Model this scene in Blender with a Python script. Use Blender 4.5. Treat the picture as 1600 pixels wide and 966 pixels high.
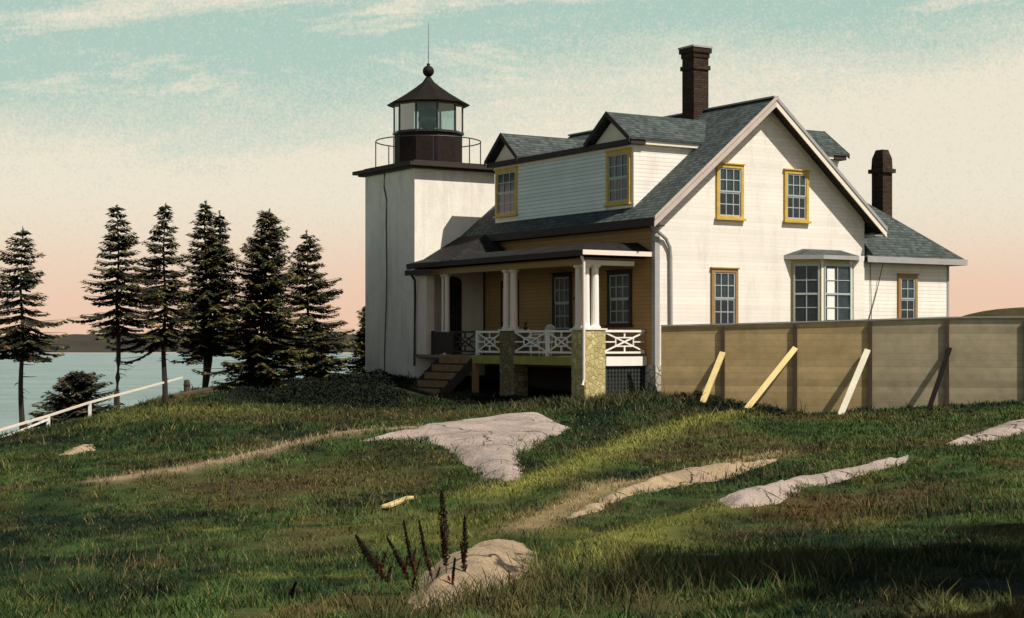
import bpy, math, random
import numpy as np
from mathutils import Vector, Matrix
for o in list(bpy.data.objects): bpy.data.objects.remove(o, do_unlink=True)
S = bpy.context.scene
COL = S.collection
R = math.radians
# ------------------------------------------------------------------ camera
F, PX, HY, EYE = 2577.0, 800.0, 533.0, 1.77          # focal length and horizon in photo pixels
cd = bpy.data.cameras.new('camera'); cam = bpy.data.objects.new('camera', cd); COL.objects.link(cam)
cam.location = (0, 0, EYE); cam.rotation_euler = (R(90), 0, 0)
cd.sensor_width = 36; cd.lens = 36 * F / 1600; cd.shift_y = (HY - 483) / 1600
cd.clip_start = .1; cd.clip_end = 20000
S.camera = cam
# ------------------------------------------------------------------ sun and sky
YAW = math.atan2(.5321, .8467)                        # direction of the gable wall in the ground plane
SUN_AZ, SUN_EL = R(19), R(51)                         # azimuth off the gable wall's normal, elevation
hu, hv = math.sin(SUN_AZ), -math.cos(SUN_AZ)
sx = hu * math.cos(YAW) - hv * math.sin(YAW); sy = hu * math.sin(YAW) + hv * math.cos(YAW)
sdir = Vector((sx * math.cos(SUN_EL), sy * math.cos(SUN_EL), math.sin(SUN_EL)))
sl = bpy.data.lights.new('sun', 'SUN'); so = bpy.data.objects.new('sun', sl); COL.objects.link(so)
sl.energy = 5.0; sl.angle = R(.5); sl.color = (1, .935, .84)
so.rotation_euler = sdir.to_track_quat('Z', 'Y').to_euler(); so.location = (30, -10, 40)
W = bpy.data.worlds.new('World'); S.world = W; W.use_nodes = True
def world():
    nt = W.node_tree; N = nt.nodes; L = nt.links; N.clear()
    def n(t, **k):
        x = N.new(t)
        for a, b in k.items(): setattr(x, a, b)
        return x
    def m(op, a, b=None, c=None, clamp=False):
        x = n('ShaderNodeMath', operation=op, use_clamp=clamp)
        for i, v in enumerate((a, b, c)):
            if v is None: continue
            if isinstance(v, (int, float)): x.inputs[i].default_value = v
            else: L.new(v, x.inputs[i])
        return x.outputs[0]
    def mr(v, a, b, smooth=True):
        x = n('ShaderNodeMapRange', interpolation_type='SMOOTHSTEP' if smooth else 'LINEAR')
        L.new(v, x.inputs[0]); x.inputs[1].default_value = a; x.inputs[2].default_value = b
        return x.outputs[0]
    def noise(vec, sc, det=6, rough=.55, dist=0):
        x = n('ShaderNodeTexNoise'); L.new(vec, x.inputs['Vector'])
        x.inputs['Scale'].default_value = sc; x.inputs['Detail'].default_value = det
        x.inputs['Roughness'].default_value = rough; x.inputs['Distortion'].default_value = dist
        return x.outputs[0]
    def mix(f, a, b):
        x = n('ShaderNodeMix', data_type='RGBA')
        L.new(f, x.inputs[0])
        for i, v in ((6, a), (7, b)):
            if isinstance(v, tuple): x.inputs[i].default_value = (*v, 1)
            else: L.new(v, x.inputs[i])
        return x.outputs[2]
    tc = n('ShaderNodeTexCoord'); sep = n('ShaderNodeSeparateXYZ'); L.new(tc.outputs['Generated'], sep.inputs[0])
    dx, dy, dz = sep.outputs
    el = m('MULTIPLY', m('ARCSINE', dz), 57.29578)        # degrees above the horizon
    az = m('MULTIPLY', m('ARCTAN2', dx, dy), 57.29578)    # degrees right of the view axis
    cv = n('ShaderNodeCombineXYZ')
    # streaks rise gently to the right
    L.new(m('MULTIPLY', az, .05), cv.inputs[0]); L.new(m('MULTIPLY', m('SUBTRACT', el, m('MULTIPLY', az, .06)), .26), cv.inputs[1])
    wis = noise(cv.outputs[0], 1.25, 9, .62, .35)
    big = noise(cv.outputs[0], .55, 4, .5)
    fine = noise(tc.outputs['Generated'], 620, 2, .6)
    fine2 = noise(tc.outputs['Generated'], 190, 3, .7)
    stip = m('ADD', m('MULTIPLY', m('SUBTRACT', fine, .5), 1.5), m('MULTIPLY', m('SUBTRACT', fine2, .5), .7))
    # low cloud bank, thinning upward, higher to the right
    edge = m('ADD', m('ADD', 9.0, m('MULTIPLY', az, .09)), m('MULTIPLY', m('SUBTRACT', big, .5), 7))
    bank = mr(m('ADD', m('SUBTRACT', edge, el), m('MULTIPLY', m('SUBTRACT', wis, .5), 5)), -1.5, 2.5)
    streak = mr(wis, .50, .62)
    streak = m('MULTIPLY', streak, .8)
    cloud = m('MAXIMUM', bank, streak)
    cloud = m('ADD', cloud, m('MULTIPLY', stip, .8), clamp=True)
    teal = mix(mr(el, 5, 12), (.44, .575, .505), (.385, .54, .475))
    cream = (.79, .72, .58)
    # blush close to the horizon, strongest at both sides
    pk = m('SUBTRACT', 1.0, mr(m('ADD', el, m('MULTIPLY', m('SUBTRACT', big, .5), 3)), .2, 5.4))
    pk = m('MULTIPLY', pk, .92)
    base = mix(cloud, teal, cream)
    base = mix(m('MULTIPLY', pk, 1.0, None, True), base, (.78, .51, .37))
    gl = n('ShaderNodeBackground'); L.new(base, gl.inputs[0]); gl.inputs[1].default_value = 1.0
    sky = n('ShaderNodeTexSky', sky_type='NISHITA'); sky.sun_disc = False
    sky.sun_elevation = SUN_EL; sky.sun_rotation = math.atan2(sdir.x, sdir.y); sky.dust_density = 1.5
    gh = n('ShaderNodeBackground'); L.new(sky.outputs[0], gh.inputs[0]); gh.inputs[1].default_value = .05
    mx = n('ShaderNodeMixShader'); L.new(mr(el, 12, 19), mx.inputs[0]); L.new(gl.outputs[0], mx.inputs[1]); L.new(gh.outputs[0], mx.inputs[2])
    out = n('ShaderNodeOutputWorld'); L.new(mx.outputs[0], out.inputs[0])
world()
S.view_settings.view_transform = 'Standard'; S.view_settings.look = 'None'
S.view_settings.exposure = .12; S.view_settings.gamma = 1; S.view_settings.use_curve_mapping = False
S.render.engine = 'CYCLES'; S.render.resolution_x = 1024; S.render.resolution_y = 618
S.cycles.max_bounces = 6; S.cycles.transparent_max_bounces = 12

# ------------------------------------------------------------------ materials
def material(name, col, rough=.8, var=.12, vscale=3.0, pattern=None, p=None, bump=.0, spec=.3, dark=None, metal=0, attr=None, stain=0, uvnoise=False):
    """Principled material; pattern draws joints from the face's own metres (UV): clap, shingle, brick, plank, stone"""
    M = bpy.data.materials.new(name); M.use_nodes = True
    nt = M.node_tree; N = nt.nodes; L = nt.links; N.clear()
    out = N.new('ShaderNodeOutputMaterial'); b = N.new('ShaderNodeBsdfPrincipled'); L.new(b.outputs[0], out.inputs[0])
    b.inputs['Roughness'].default_value = rough; b.inputs['Specular IOR Level'].default_value = spec if rough < .65 else min(spec, .15)
    b.inputs['Metallic'].default_value = metal
    tc = N.new('ShaderNodeTexCoord')
    def math_(op, a, c=None, clamp=False):
        x = N.new('ShaderNodeMath'); x.operation = op; x.use_clamp = clamp
        for i, v in enumerate((a, c)):
            if v is None: continue
            if isinstance(v, (int, float)): x.inputs[i].default_value = v
            else: L.new(v, x.inputs[i])
        return x.outputs[0]
    def mixc(f, a, c, mode='MIX'):
        x = N.new('ShaderNodeMix'); x.data_type = 'RGBA'; x.blend_type = mode
        if isinstance(f, (int, float)): x.inputs[0].default_value = f
        else: L.new(f, x.inputs[0])
        for i, v in ((6, a), (7, c)):
            if isinstance(v, tuple): x.inputs[i].default_value = (*v, 1)
            else: L.new(v, x.inputs[i])
        return x.outputs[2]
    def noise(sc, det=5, rg=.6, vec=None):
        x = N.new('ShaderNodeTexNoise'); L.new(vec or tc.outputs['Object'], x.inputs['Vector'])
        x.inputs['Scale'].default_value = sc; x.inputs['Detail'].default_value = det; x.inputs['Roughness'].default_value = rg
        return x.outputs[0]
    if attr:
        a = N.new('ShaderNodeAttribute'); a.attribute_name = attr; c = a.outputs['Color']
    else:
        c = (col[0], col[1], col[2])
    nz = noise(vscale); nz2 = noise(vscale * 7, 3)
    f = math_('ADD', math_('MULTIPLY', math_('SUBTRACT', nz, .5), var * 4), math_('ADD', math_('MULTIPLY', math_('SUBTRACT', nz2, .5), var * 2.2), 1.0))
    rgb = N.new('ShaderNodeCombineXYZ')
    for i in range(3): L.new(f, rgb.inputs[i])
    c = mixc(1.0, c, rgb.outputs[0], 'MULTIPLY')
    hgt = None
    if stain:
        st = N.new('ShaderNodeMapRange'); mp_ = N.new('ShaderNodeMapping'); mp_.inputs['Scale'].default_value = (1.6, 1.6, .35); L.new(tc.outputs['Object'], mp_.inputs[0]); L.new(noise(1.1, 8, .72, mp_.outputs[0]), st.inputs[0]); st.inputs[1].default_value = .5; st.inputs[2].default_value = .75
        c = mixc(math_('MULTIPLY', st.outputs[0], stain), c, (.30, .25, .17))
    if pattern:
        sep = N.new('ShaderNodeSeparateXYZ'); L.new(tc.outputs['UV'], sep.inputs[0])
        ux, uy = sep.outputs[0], sep.outputs[1]
        dk = dark or tuple(v * .35 for v in col)
        if pattern in ('clap', 'plank'):
            s = math_('DIVIDE', uy, p)
            fr = math_('FRACT', s)
            row = N.new('ShaderNodeTexWhiteNoise'); row.noise_dimensions = '1D'; L.new(math_('FLOOR', s), row.inputs['W'])
            g = math_('ADD', .90, math_('MULTIPLY', row.outputs[0], .2 if pattern == 'clap' else .3))
            cc = N.new('ShaderNodeCombineXYZ')
            for i in range(3): L.new(g, cc.inputs[i])
            c = mixc(.5 if pattern == 'clap' else 1.0, c, mixc(1.0, c, cc.outputs[0], 'MULTIPLY'))
            c = mixc(math_('MULTIPLY', math_('LESS_THAN', fr, .11), .75 if pattern == 'clap' else .6), c, dk)
            hgt = math_('SUBTRACT', 1.0, fr)
        elif pattern in ('shingle', 'brick'):
            w_, h_, mo = p
            br = N.new('ShaderNodeTexBrick'); L.new(tc.outputs['UV'], br.inputs['Vector'])
            br.inputs['Scale'].default_value = 1; br.inputs['Mortar Size'].default_value = mo; br.inputs['Mortar Smooth'].default_value = .2
            br.inputs['Brick Width'].default_value = w_; br.inputs['Row Height'].default_value = h_; br.inputs['Bias'].default_value = 0
            br.inputs['Color1'].default_value = (.62, .62, .62, 1); br.inputs['Color2'].default_value = (1.38, 1.38, 1.38, 1); br.inputs['Mortar'].default_value = (1, 1, 1, 1)
            c = mixc(1.0, c, br.outputs['Color'], 'MULTIPLY')
            if pattern == 'shingle':
                fr = math_('FRACT', math_('DIVIDE', uy, h_))
                c = mixc(math_('MULTIPLY', math_('LESS_THAN', fr, .2), .8), c, dk)
                hgt = math_('SUBTRACT', 1.0, fr)
            else:
                c = mixc(br.outputs['Fac'], c, dk); hgt = math_('SUBTRACT', 1.0, br.outputs['Fac'])
        elif pattern == 'stone':
            vo = N.new('ShaderNodeTexVoronoi'); vo.feature = 'DISTANCE_TO_EDGE'; L.new(tc.outputs['Object'], vo.inputs['Vector']); vo.inputs['Scale'].default_value = p
            vc = N.new('ShaderNodeTexVoronoi'); L.new(tc.outputs['Object'], vc.inputs['Vector']); vc.inputs['Scale'].default_value = p
            hs = N.new('ShaderNodeHueSaturation'); L.new(c, hs.inputs['Color'])
            sp = N.new('ShaderNodeSeparateXYZ'); L.new(vc.outputs['Color'], sp.inputs[0])
            L.new(math_('ADD', .75, math_('MULTIPLY', sp.outputs[0], .5)), hs.inputs['Value'])
            mr_ = N.new('ShaderNodeMapRange'); L.new(vo.outputs[0], mr_.inputs[0]); mr_.inputs[1].default_value = .0; mr_.inputs[2].default_value = .09
            c = mixc(mr_.outputs[0], dk, hs.outputs[0]); hgt = mr_.outputs[0]
    L.new(c, b.inputs['Base Color'])
    bh = noise(vscale * 12, 4)
    if hgt is not None: bh = math_('ADD', math_('MULTIPLY', bh, .35), hgt)
    bp = N.new('ShaderNodeBump'); bp.inputs['Strength'].default_value = .6; bp.inputs['Distance'].default_value = bump or .008
    L.new(bh, bp.inputs['Height']); L.new(bp.outputs[0], b.inputs['Normal'])
    return M
CREAM = (.80, .745, .665)
M = dict(
    cream=material('cream_painted_boards', CREAM, .75, .05, .9, 'clap', .125, .008, dark=(.60, .54, .46), stain=.30),
    tower=material('whitewashed_brick', (.80, .745, .66), .85, .08, 1.6, None, None, .02, stain=.40),
    grey_clap=material('pale_clapboard', (.66, .72, .68), .75, .07, 1.2, 'clap', .125, .02, dark=(.10, .11, .12)),
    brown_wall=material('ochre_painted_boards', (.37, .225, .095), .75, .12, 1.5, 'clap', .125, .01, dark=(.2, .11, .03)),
    shingle=material('weathered_shingle', (.062, .076, .070), .85, .16, .8, 'shingle', (.17, .15, .008), .025, dark=(.02, .022, .025)),
    shingle_dark=material('dark_shingle', (.020, .019, .018), .85, .2, .8, 'shingle', (.17, .15, .008), .025, dark=(.008, .008, .008)),
    trim=material('cream_trim', (.74, .66, .54), .6, .06, 2),
    pink=material('pale_column_paint', (.78, .66, .57), .6, .06, 2),
    yellow=material('ochre_yellow_trim', (.52, .345, .07), .6, .2, 5),
    olive=material('olive_trim', (.46, .38, .16), .6, .12, 5),
    browntrim=material('brown_trim', (.30, .18, .07), .6, .12, 5),
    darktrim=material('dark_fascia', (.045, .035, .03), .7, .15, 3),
    greytrim=material('grey_trim', (.33, .32, .31), .6, .1, 3),
    sash=material('white_sash', (.38, .42, .41), .5, .05, 5),
    glass_up=material('glass_over_blind', (.028, .044, .048), .12, .5, 3, spec=.45),
    glass_dk=material('dark_glass', (.012, .016, .022), .07, .3, 3, spec=.6),
    iron=material('black_iron', (.018, .014, .012), .5, .2, 4, spec=.5),
    rust=material('rusty_painted_iron', (.018, .011, .009), .7, .4, 6),
    lroof=material('lantern_copper_roof', (.014, .010, .007), .65, .35, 4, spec=.3),
    brick=material('soot_brown_brick', (.045, .029, .019), .9, .2, 2, 'brick', (.22, .08, .012), .01, dark=(.03, .02, .015)),
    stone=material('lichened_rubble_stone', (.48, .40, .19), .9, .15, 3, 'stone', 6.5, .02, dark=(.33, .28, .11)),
    stone_shaded=material('shaded_rubble_stone', (.20, .16, .085), .9, .2, 3, 'stone', 6.5, .02, dark=(.07, .055, .035)),  # darker copy of the pier stone, shade on the middle pier put into colour
    fstone=material('foundation_stone', (.42, .39, .33), .9, .15, 3, 'stone', 4.0, .03, dark=(.13, .11, .09)),
    step=material('brown_step_boards', (.24, .155, .075), .75, .25, 3),
    deck=material('porch_boards', (.25, .2, .13), .75, .15, 3),
    moss=material('mossy_sill_board', (.30, .28, .07), .8, .2, 3),
    white=material('white_paint', (.80, .77, .70), .55, .05, 4),
    lattice=material('dark_lattice', (.035, .04, .035), .8, .2, 4),
    rake=material('weathered_rake_board', (.50, .41, .36), .6, .1, 3),
    fence=material('weathered_fence_boards', (.47, .34, .165), .85, .25, .55, 'plank', .19, .012, dark=(.34, .245, .125)),
    fence2=material('greyed_fence_boards', (.41, .335, .215), .85, .25, .55, 'plank', .19, .012, dark=(.32, .265, .175)),
    post=material('dark_fence_post', (.085, .06, .04), .8, .2, 3),
    brace=material('fresh_timber', (.58, .45, .20), .75, .15, 2),
    brace_pale=material('pale_timber', (.58, .54, .41), .75, .12, 2),
    brace_dark=material('tarred_timber', (.012, .010, .008), .9, .2, 3, spec=.05),
    bark=material('spruce_bark', (.045, .035, .028), .95, .3, 8, bump=.02),
    needles=material('spruce_needles', (1, 1, 1), .8, .2, 1.2, attr='tint', spec=.15),
    grassb=material('grass_blades', (1, 1, 1), .75, .15, .8, attr='tint', spec=.2),
    seed=material('seed_head_brown', (.025, .014, .009), .85, .4, 20),
    redseed=material('seed_head_red', (.22, .03, .012), .85, .4, 20),
    stem=material('brown_stem', (.05, .03, .015), .8, .3, 20),
    granite=material('pale_granite', (.36, .30, .26), .95, .30, 1.6, bump=.09),
    granite_warm=material('ochre_granite', (.38, .28, .16), .95, .25, 2.2, bump=.07),
    lens=material('lens_glass', (.10, .15, .15), .1, .1, 4, spec=.8),
    shore=material('far_shore', (.045, .040, .028), 1, .25, .02),
    beach=material('far_beach', (.42, .36, .28), 1, .1, .02),
)
def granite(name, col, warm=0.0):
    m = bpy.data.materials.new(name); m.use_nodes = True; N = m.node_tree.nodes; L = m.node_tree.links; b = N['Principled BSDF']; b.inputs['Roughness'].default_value = .92; b.inputs['Specular IOR Level'].default_value = .2
    tc = N.new('ShaderNodeTexCoord')
    def noise(sc, det=6, rg=.65):
        x = N.new('ShaderNodeTexNoise'); L.new(tc.outputs['Object'], x.inputs['Vector']); x.inputs['Scale'].default_value = sc; x.inputs['Detail'].default_value = det; x.inputs['Roughness'].default_value = rg; return x.outputs[0]
    def rampf(v, a, c):
        x = N.new('ShaderNodeMapRange'); x.interpolation_type = 'SMOOTHSTEP'; L.new(v, x.inputs[0]); x.inputs[1].default_value = a; x.inputs[2].default_value = c; return x.outputs[0]
    def mul(v, k):
        x = N.new('ShaderNodeMath'); x.operation = 'MULTIPLY'; L.new(v, x.inputs[0])
        if isinstance(k, float): x.inputs[1].default_value = k
        else: L.new(k, x.inputs[1])
        return x.outputs[0]
    def mix(f, a, c):
        x = N.new('ShaderNodeMix'); x.data_type = 'RGBA'; L.new(f, x.inputs[0])
        for i, v in ((6, a), (7, c)):
            if isinstance(v, tuple): x.inputs[i].default_value = (*v, 1)
            else: L.new(v, x.inputs[i])
        return x.outputs[2]
    c = mix(rampf(noise(.7, 5), .35, .65), tuple(v * .78 for v in col), tuple(min(1, v * 1.18) for v in col))
    c = mix(mul(rampf(noise(38, 3, .7), .53, .62), .65), c, (.13, .115, .105))              # mica and hornblende flecks
    c = mix(mul(rampf(noise(23, 3, .7), .56, .66), .5), c, (.56, .50, .45))
    c = mix(mul(rampf(noise(2.3, 8, .75), .54, .66), .75), c, (.15, .135, .115))             # dark lichen crusts
    c = mix(mul(rampf(noise(1.4, 7, .7), .56, .68), .35 + .5 * warm), c, (.33, .235, .085))  # ochre lichen
    vo = N.new('ShaderNodeTexVoronoi'); vo.feature = 'DISTANCE_TO_EDGE'; vo.inputs['Scale'].default_value = .33
    wv = N.new('ShaderNodeVectorMath'); wv.operation = 'ADD'; nn = N.new('ShaderNodeTexNoise'); L.new(tc.outputs['Object'], nn.inputs['Vector']); nn.inputs['Scale'].default_value = 1.6; nn.inputs['Detail'].default_value = 5
    L.new(tc.outputs['Object'], wv.inputs[0]); sc_ = N.new('ShaderNodeVectorMath'); sc_.operation = 'SCALE'; L.new(nn.outputs['Color'], sc_.inputs[0]); sc_.inputs[3].default_value = .9; L.new(sc_.outputs[0], wv.inputs[1]); L.new(wv.outputs[0], vo.inputs['Vector'])
    ck = rampf(vo.outputs[0], .0, .012); c = mix(ck, (.06, .05, .04), c)
    L.new(c, b.inputs['Base Color'])
    a = N.new('ShaderNodeMath'); a.operation = 'ADD'; L.new(noise(9, 8, .7), a.inputs[0]); L.new(mul(ck, .5), a.inputs[1])
    bp = N.new('ShaderNodeBump'); bp.inputs['Strength'].default_value = .9; bp.inputs['Distance'].default_value = .10; L.new(a.outputs[0], bp.inputs['Height']); L.new(bp.outputs[0], b.inputs['Normal'])
    return m
M['granite'] = granite('pale_granite', (.46, .365, .305)); M['granite_warm'] = granite('ochre_granite', (.43, .315, .185), .6)
def glass_mat():
    m = bpy.data.materials.new('lantern_glass'); m.use_nodes = True; N = m.node_tree.nodes; L = m.node_tree.links; N.clear()
    o = N.new('ShaderNodeOutputMaterial'); t = N.new('ShaderNodeBsdfTransparent'); t.inputs[0].default_value = (.80, .88, .88, 1)
    g = N.new('ShaderNodeBsdfGlossy'); g.inputs['Roughness'].default_value = .05; fr = N.new('ShaderNodeFresnel'); fr.inputs[0].default_value = 1.5
    x = N.new('ShaderNodeMixShader'); L.new(fr.outputs[0], x.inputs[0]); L.new(t.outputs[0], x.inputs[1]); L.new(g.outputs[0], x.inputs[2]); L.new(x.outputs[0], o.inputs[0])
    return m
M['glass'] = glass_mat()
def water_mat():
    m = bpy.data.materials.new('sea_water'); m.use_nodes = True; N = m.node_tree.nodes; L = m.node_tree.links
    b = N['Principled BSDF']; b.inputs['Base Color'].default_value = (.25, .36, .325, 1); b.inputs['Roughness'].default_value = .35
    b.inputs['Specular IOR Level'].default_value = .35
    tc = N.new('ShaderNodeTexCoord'); mp = N.new('ShaderNodeMapping'); mp.inputs['Scale'].default_value = (.5, 1.6, 1); L.new(tc.outputs['Object'], mp.inputs[0])
    n1 = N.new('ShaderNodeTexNoise'); n1.inputs['Scale'].default_value = .22; n1.inputs['Detail'].default_value = 8; n1.inputs['Roughness'].default_value = .65
    L.new(mp.outputs[0], n1.inputs['Vector']); bp = N.new('ShaderNodeBump'); bp.inputs['Strength'].default_value = 1; bp.inputs['Distance'].default_value = 1.6
    mr = N.new('ShaderNodeMapRange'); mr.inputs[1].default_value = .42; mr.inputs[2].default_value = .62
    n2 = N.new('ShaderNodeTexNoise'); n2.inputs['Scale'].default_value = .05; n2.inputs['Detail'].default_value = 10; n2.inputs['Roughness'].default_value = .75; L.new(mp.outputs[0], n2.inputs['Vector']); L.new(n2.outputs[0], mr.inputs[0])
    cm = N.new('ShaderNodeMix'); cm.data_type = 'RGBA'; L.new(mr.outputs[0], cm.inputs[0]); cm.inputs[6].default_value = (.19, .275, .245, 1); cm.inputs[7].default_value = (.30, .38, .345, 1); L.new(cm.outputs[2], b.inputs['Base Color'])
    L.new(n1.outputs[0], bp.inputs['Height']); L.new(bp.outputs[0], b.inputs['Normal'])
    return m
M['water'] = water_mat()

# ------------------------------------------------------------------ frames and mesh helpers
CX, CY = 225 / F * 50, 50.0                         # the near corner of the keeper's house
cyw, syw = math.cos(YAW), math.sin(YAW)
def hw(u, v, z=0.0): return (CX + u * cyw - v * syw, CY + u * syw + v * cyw, z)
ORG = {}
def setp(o, label=None, cat=None, group=None, kind=None):
    if label: o['label'] = label
    if cat: o['category'] = cat
    if group: o['group'] = group
    if kind: o['kind'] = kind
    return o
def thing(name, label, cat, org, house=False, group=None):
    """Empty at the thing's base; house=True means the coordinates are those of the house frame"""
    o = bpy.data.objects.new(name, None); COL.objects.link(o); o.empty_display_size = .2
    if house: o.location = hw(*org); o.rotation_euler = (0, 0, YAW)
    else: o.location = org
    ORG[o.name] = Vector(org)
    return setp(o, label, cat, group)
def root_org(o):
    while o.parent: o = o.parent
    return ORG.get(o.name, Vector((0, 0, 0)))
class MB:
    def __init__(s): s.v = []; s.f = []
    def add(s, vs, fs):
        n = len(s.v); s.v += [tuple(v) for v in vs]; s.f += [tuple(n + i for i in f) for f in fs]; return s
    def box(s, x0, x1, y0, y1, z0, z1):
        x0, x1 = min(x0, x1), max(x0, x1); y0, y1 = min(y0, y1), max(y0, y1)
        return s.add([(x0, y0, z0), (x1, y0, z0), (x1, y1, z0), (x0, y1, z0), (x0, y0, z1), (x1, y0, z1), (x1, y1, z1), (x0, y1, z1)],
                     [(0, 3, 2, 1), (4, 5, 6, 7), (0, 1, 5, 4), (1, 2, 6, 5), (2, 3, 7, 6), (3, 0, 4, 7)])
    def prism(s, poly, ext):
        """closed prism: polygon (3D points) extruded by ext"""
        n = len(poly); e = Vector(ext); a = [Vector(p) for p in poly]
        return s.add(a + [p + e for p in a], [tuple(range(n))[::-1], tuple(range(n, 2 * n))] + [(i, (i + 1) % n, n + (i + 1) % n, n + i) for i in range(n)])
    def beam(s, p0, p1, w, h, up=(0, 0, 1)):
        p0, p1 = Vector(p0), Vector(p1); d = (p1 - p0).normalized(); up = Vector(up)
        a = d.cross(up)
        if a.length < 1e-4: a = d.cross(Vector((1, 0, 0)))
        a.normalize(); b = a.cross(d).normalized()
        c = [p0 + a * (i * w / 2) + b * (j * h / 2) for i, j in ((-1, -1), (1, -1), (1, 1), (-1, 1))]
        return s.prism(c, p1 - p0)
    def tube(s, pts, r, n=8, caps=True):
        pts = [Vector(p) for p in pts]; rs = r if isinstance(r, (list, tuple)) else [r] * len(pts)
        vs = []; fs = []
        for i, p in enumerate(pts):
            d = (pts[min(i + 1, len(pts) - 1)] - pts[max(i - 1, 0)]).normalized()
            a = d.cross(Vector((0, 0, 1)))
            if a.length < .05: a = d.cross(Vector((1, 0, 0)))
            a.normalize(); b = d.cross(a)
            for k in range(n):
                t = 2 * math.pi * k / n; vs.append(p + (a * math.cos(t) + b * math.sin(t)) * rs[i])
        for i in range(len(pts) - 1):
            for k in range(n): fs.append((i * n + k, i * n + (k + 1) % n, (i + 1) * n + (k + 1) % n, (i + 1) * n + k))
        if caps: fs += [tuple(range(n))[::-1], tuple(range((len(pts) - 1) * n, len(pts) * n))]
        return s.add(vs, fs)
    def lathe(s, c, prof, n=16, rot=0):
        vs = []; fs = []
        for r, z in prof:
            for k in range(n):
                t = rot + 2 * math.pi * k / n; vs.append((c[0] + r * math.cos(t), c[1] + r * math.sin(t), z))
        for i in range(len(prof) - 1):
            for k in range(n): fs.append((i * n + k, i * n + (k + 1) % n, (i + 1) * n + (k + 1) % n, (i + 1) * n + k))
        fs += [tuple(range(n))[::-1], tuple(range((len(prof) - 1) * n, len(prof) * n))]
        return s.add(vs, fs)
    def build(s, name, mat, parent=None, label=None, smooth=False, bevel=0):
        me = bpy.data.meshes.new(name); og = root_org(parent) if parent else Vector((0, 0, 0))
        me.from_pydata([Vector(v) - og for v in s.v], [], s.f); me.validate()
        o = bpy.data.objects.new(name, me); COL.objects.link(o); me.materials.append(mat)
        if parent: o.parent = parent
        uv = me.uv_layers.new(name='UVMap'); vs = [Vector(v) for v in s.v]
        for p in me.polygons:                       # planar UVs in metres: along the level line, up the slope
            nrm = p.normal; h = Vector((-nrm.y, nrm.x, 0))
            if h.length < 1e-3: h = Vector((1, 0, 0))
            h.normalize(); w = nrm.cross(h)
            for li in p.loop_indices:
                q = me.vertices[me.loops[li].vertex_index].co + og
                uv.data[li].uv = (q.dot(h) + 200, q.dot(w) + 200)
            if smooth: p.use_smooth = True
        if bevel:
            bv = o.modifiers.new('bevel', 'BEVEL'); bv.width = bevel; bv.segments = 1
        if label: o['label'] = label
        return o
class WF:
    """a wall frame: boxes given as (along, out, up)"""
    def __init__(s, o, along, out): s.o = Vector(o); s.a = Vector(along).normalized(); s.n = Vector(out).normalized()
    def p(s, a, n, z): return s.o + s.a * a + s.n * n + Vector((0, 0, z))
    def box(s, mb, a0, a1, n0, n1, z0, z1):
        return mb.prism([s.p(a0, n0, z0), s.p(a1, n0, z0), s.p(a1, n1, z0), s.p(a0, n1, z0)], (0, 0, z1 - z0))
def window(parent, fr, a0, a1, z0, z1, casing, cols=3, rows=2, cw=.11, sill=True, name='window', label=None, arch=False, lower_dark=True, sash='sash'):
    mb = MB()
    fr.box(mb, a0, a0 + cw, 0, .07, z0, z1); fr.box(mb, a1 - cw, a1, 0, .07, z0, z1)
    fr.box(mb, a0 + cw, a1 - cw, 0, .07, z1 - cw, z1); fr.box(mb, a0 - .03, a1 + .03, 0, .11, z1, z1 + .04)
    if sill: fr.box(mb, a0 - .05, a1 + .05, 0, .13, z0 - .06, z0 + .0)
    fr.box(mb, a0 + cw, a1 - cw, 0, .07, z0 + .0, z0 + cw * .6)
    w = mb.build(name, casing, parent, label)
    A0, A1, Z0, Z1 = a0 + cw, a1 - cw, z0 + cw * .6, z1 - cw
    zm = (Z0 + Z1) / 2
    for (q0, q1, n) in ((Z0, zm, .028), (zm, Z1, .045)):
        sb = MB(); t = .045
        fr.box(sb, A0, A0 + t, .004, n, q0, q1); fr.box(sb, A1 - t, A1, .004, n, q0, q1)
        fr.box(sb, A0 + t, A1 - t, .004, n, q0, q0 + t); fr.box(sb, A0 + t, A1 - t, .004, n, q1 - t, q1)
        for k in range(1, cols):
            x = A0 + (A1 - A0) * k / cols; fr.box(sb, x - .014, x + .014, .004, n - .003, q0 + t, q1 - t)
        for k in range(1, rows):
            z = q0 + (q1 - q0) * k / rows
            for j in range(cols):
                xa = A0 + (A1 - A0) * j / cols + (.014 if j else t); xb = A0 + (A1 - A0) * (j + 1) / cols - (.014 if j < cols - 1 else t)
                fr.box(sb, xa, xb, .004, n - .006, z - .014, z + .014)
        sb.build('sash', M[sash], w)
        pb = MB(); fr.box(pb, A0 + .01, A1 - .01, .002, .014, q0 + .01, q1 - .01)
        pb.build('pane', M['glass_up'] if (q0 > Z0 or not lower_dark) else M['glass_dk'], w)
    return w

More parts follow.
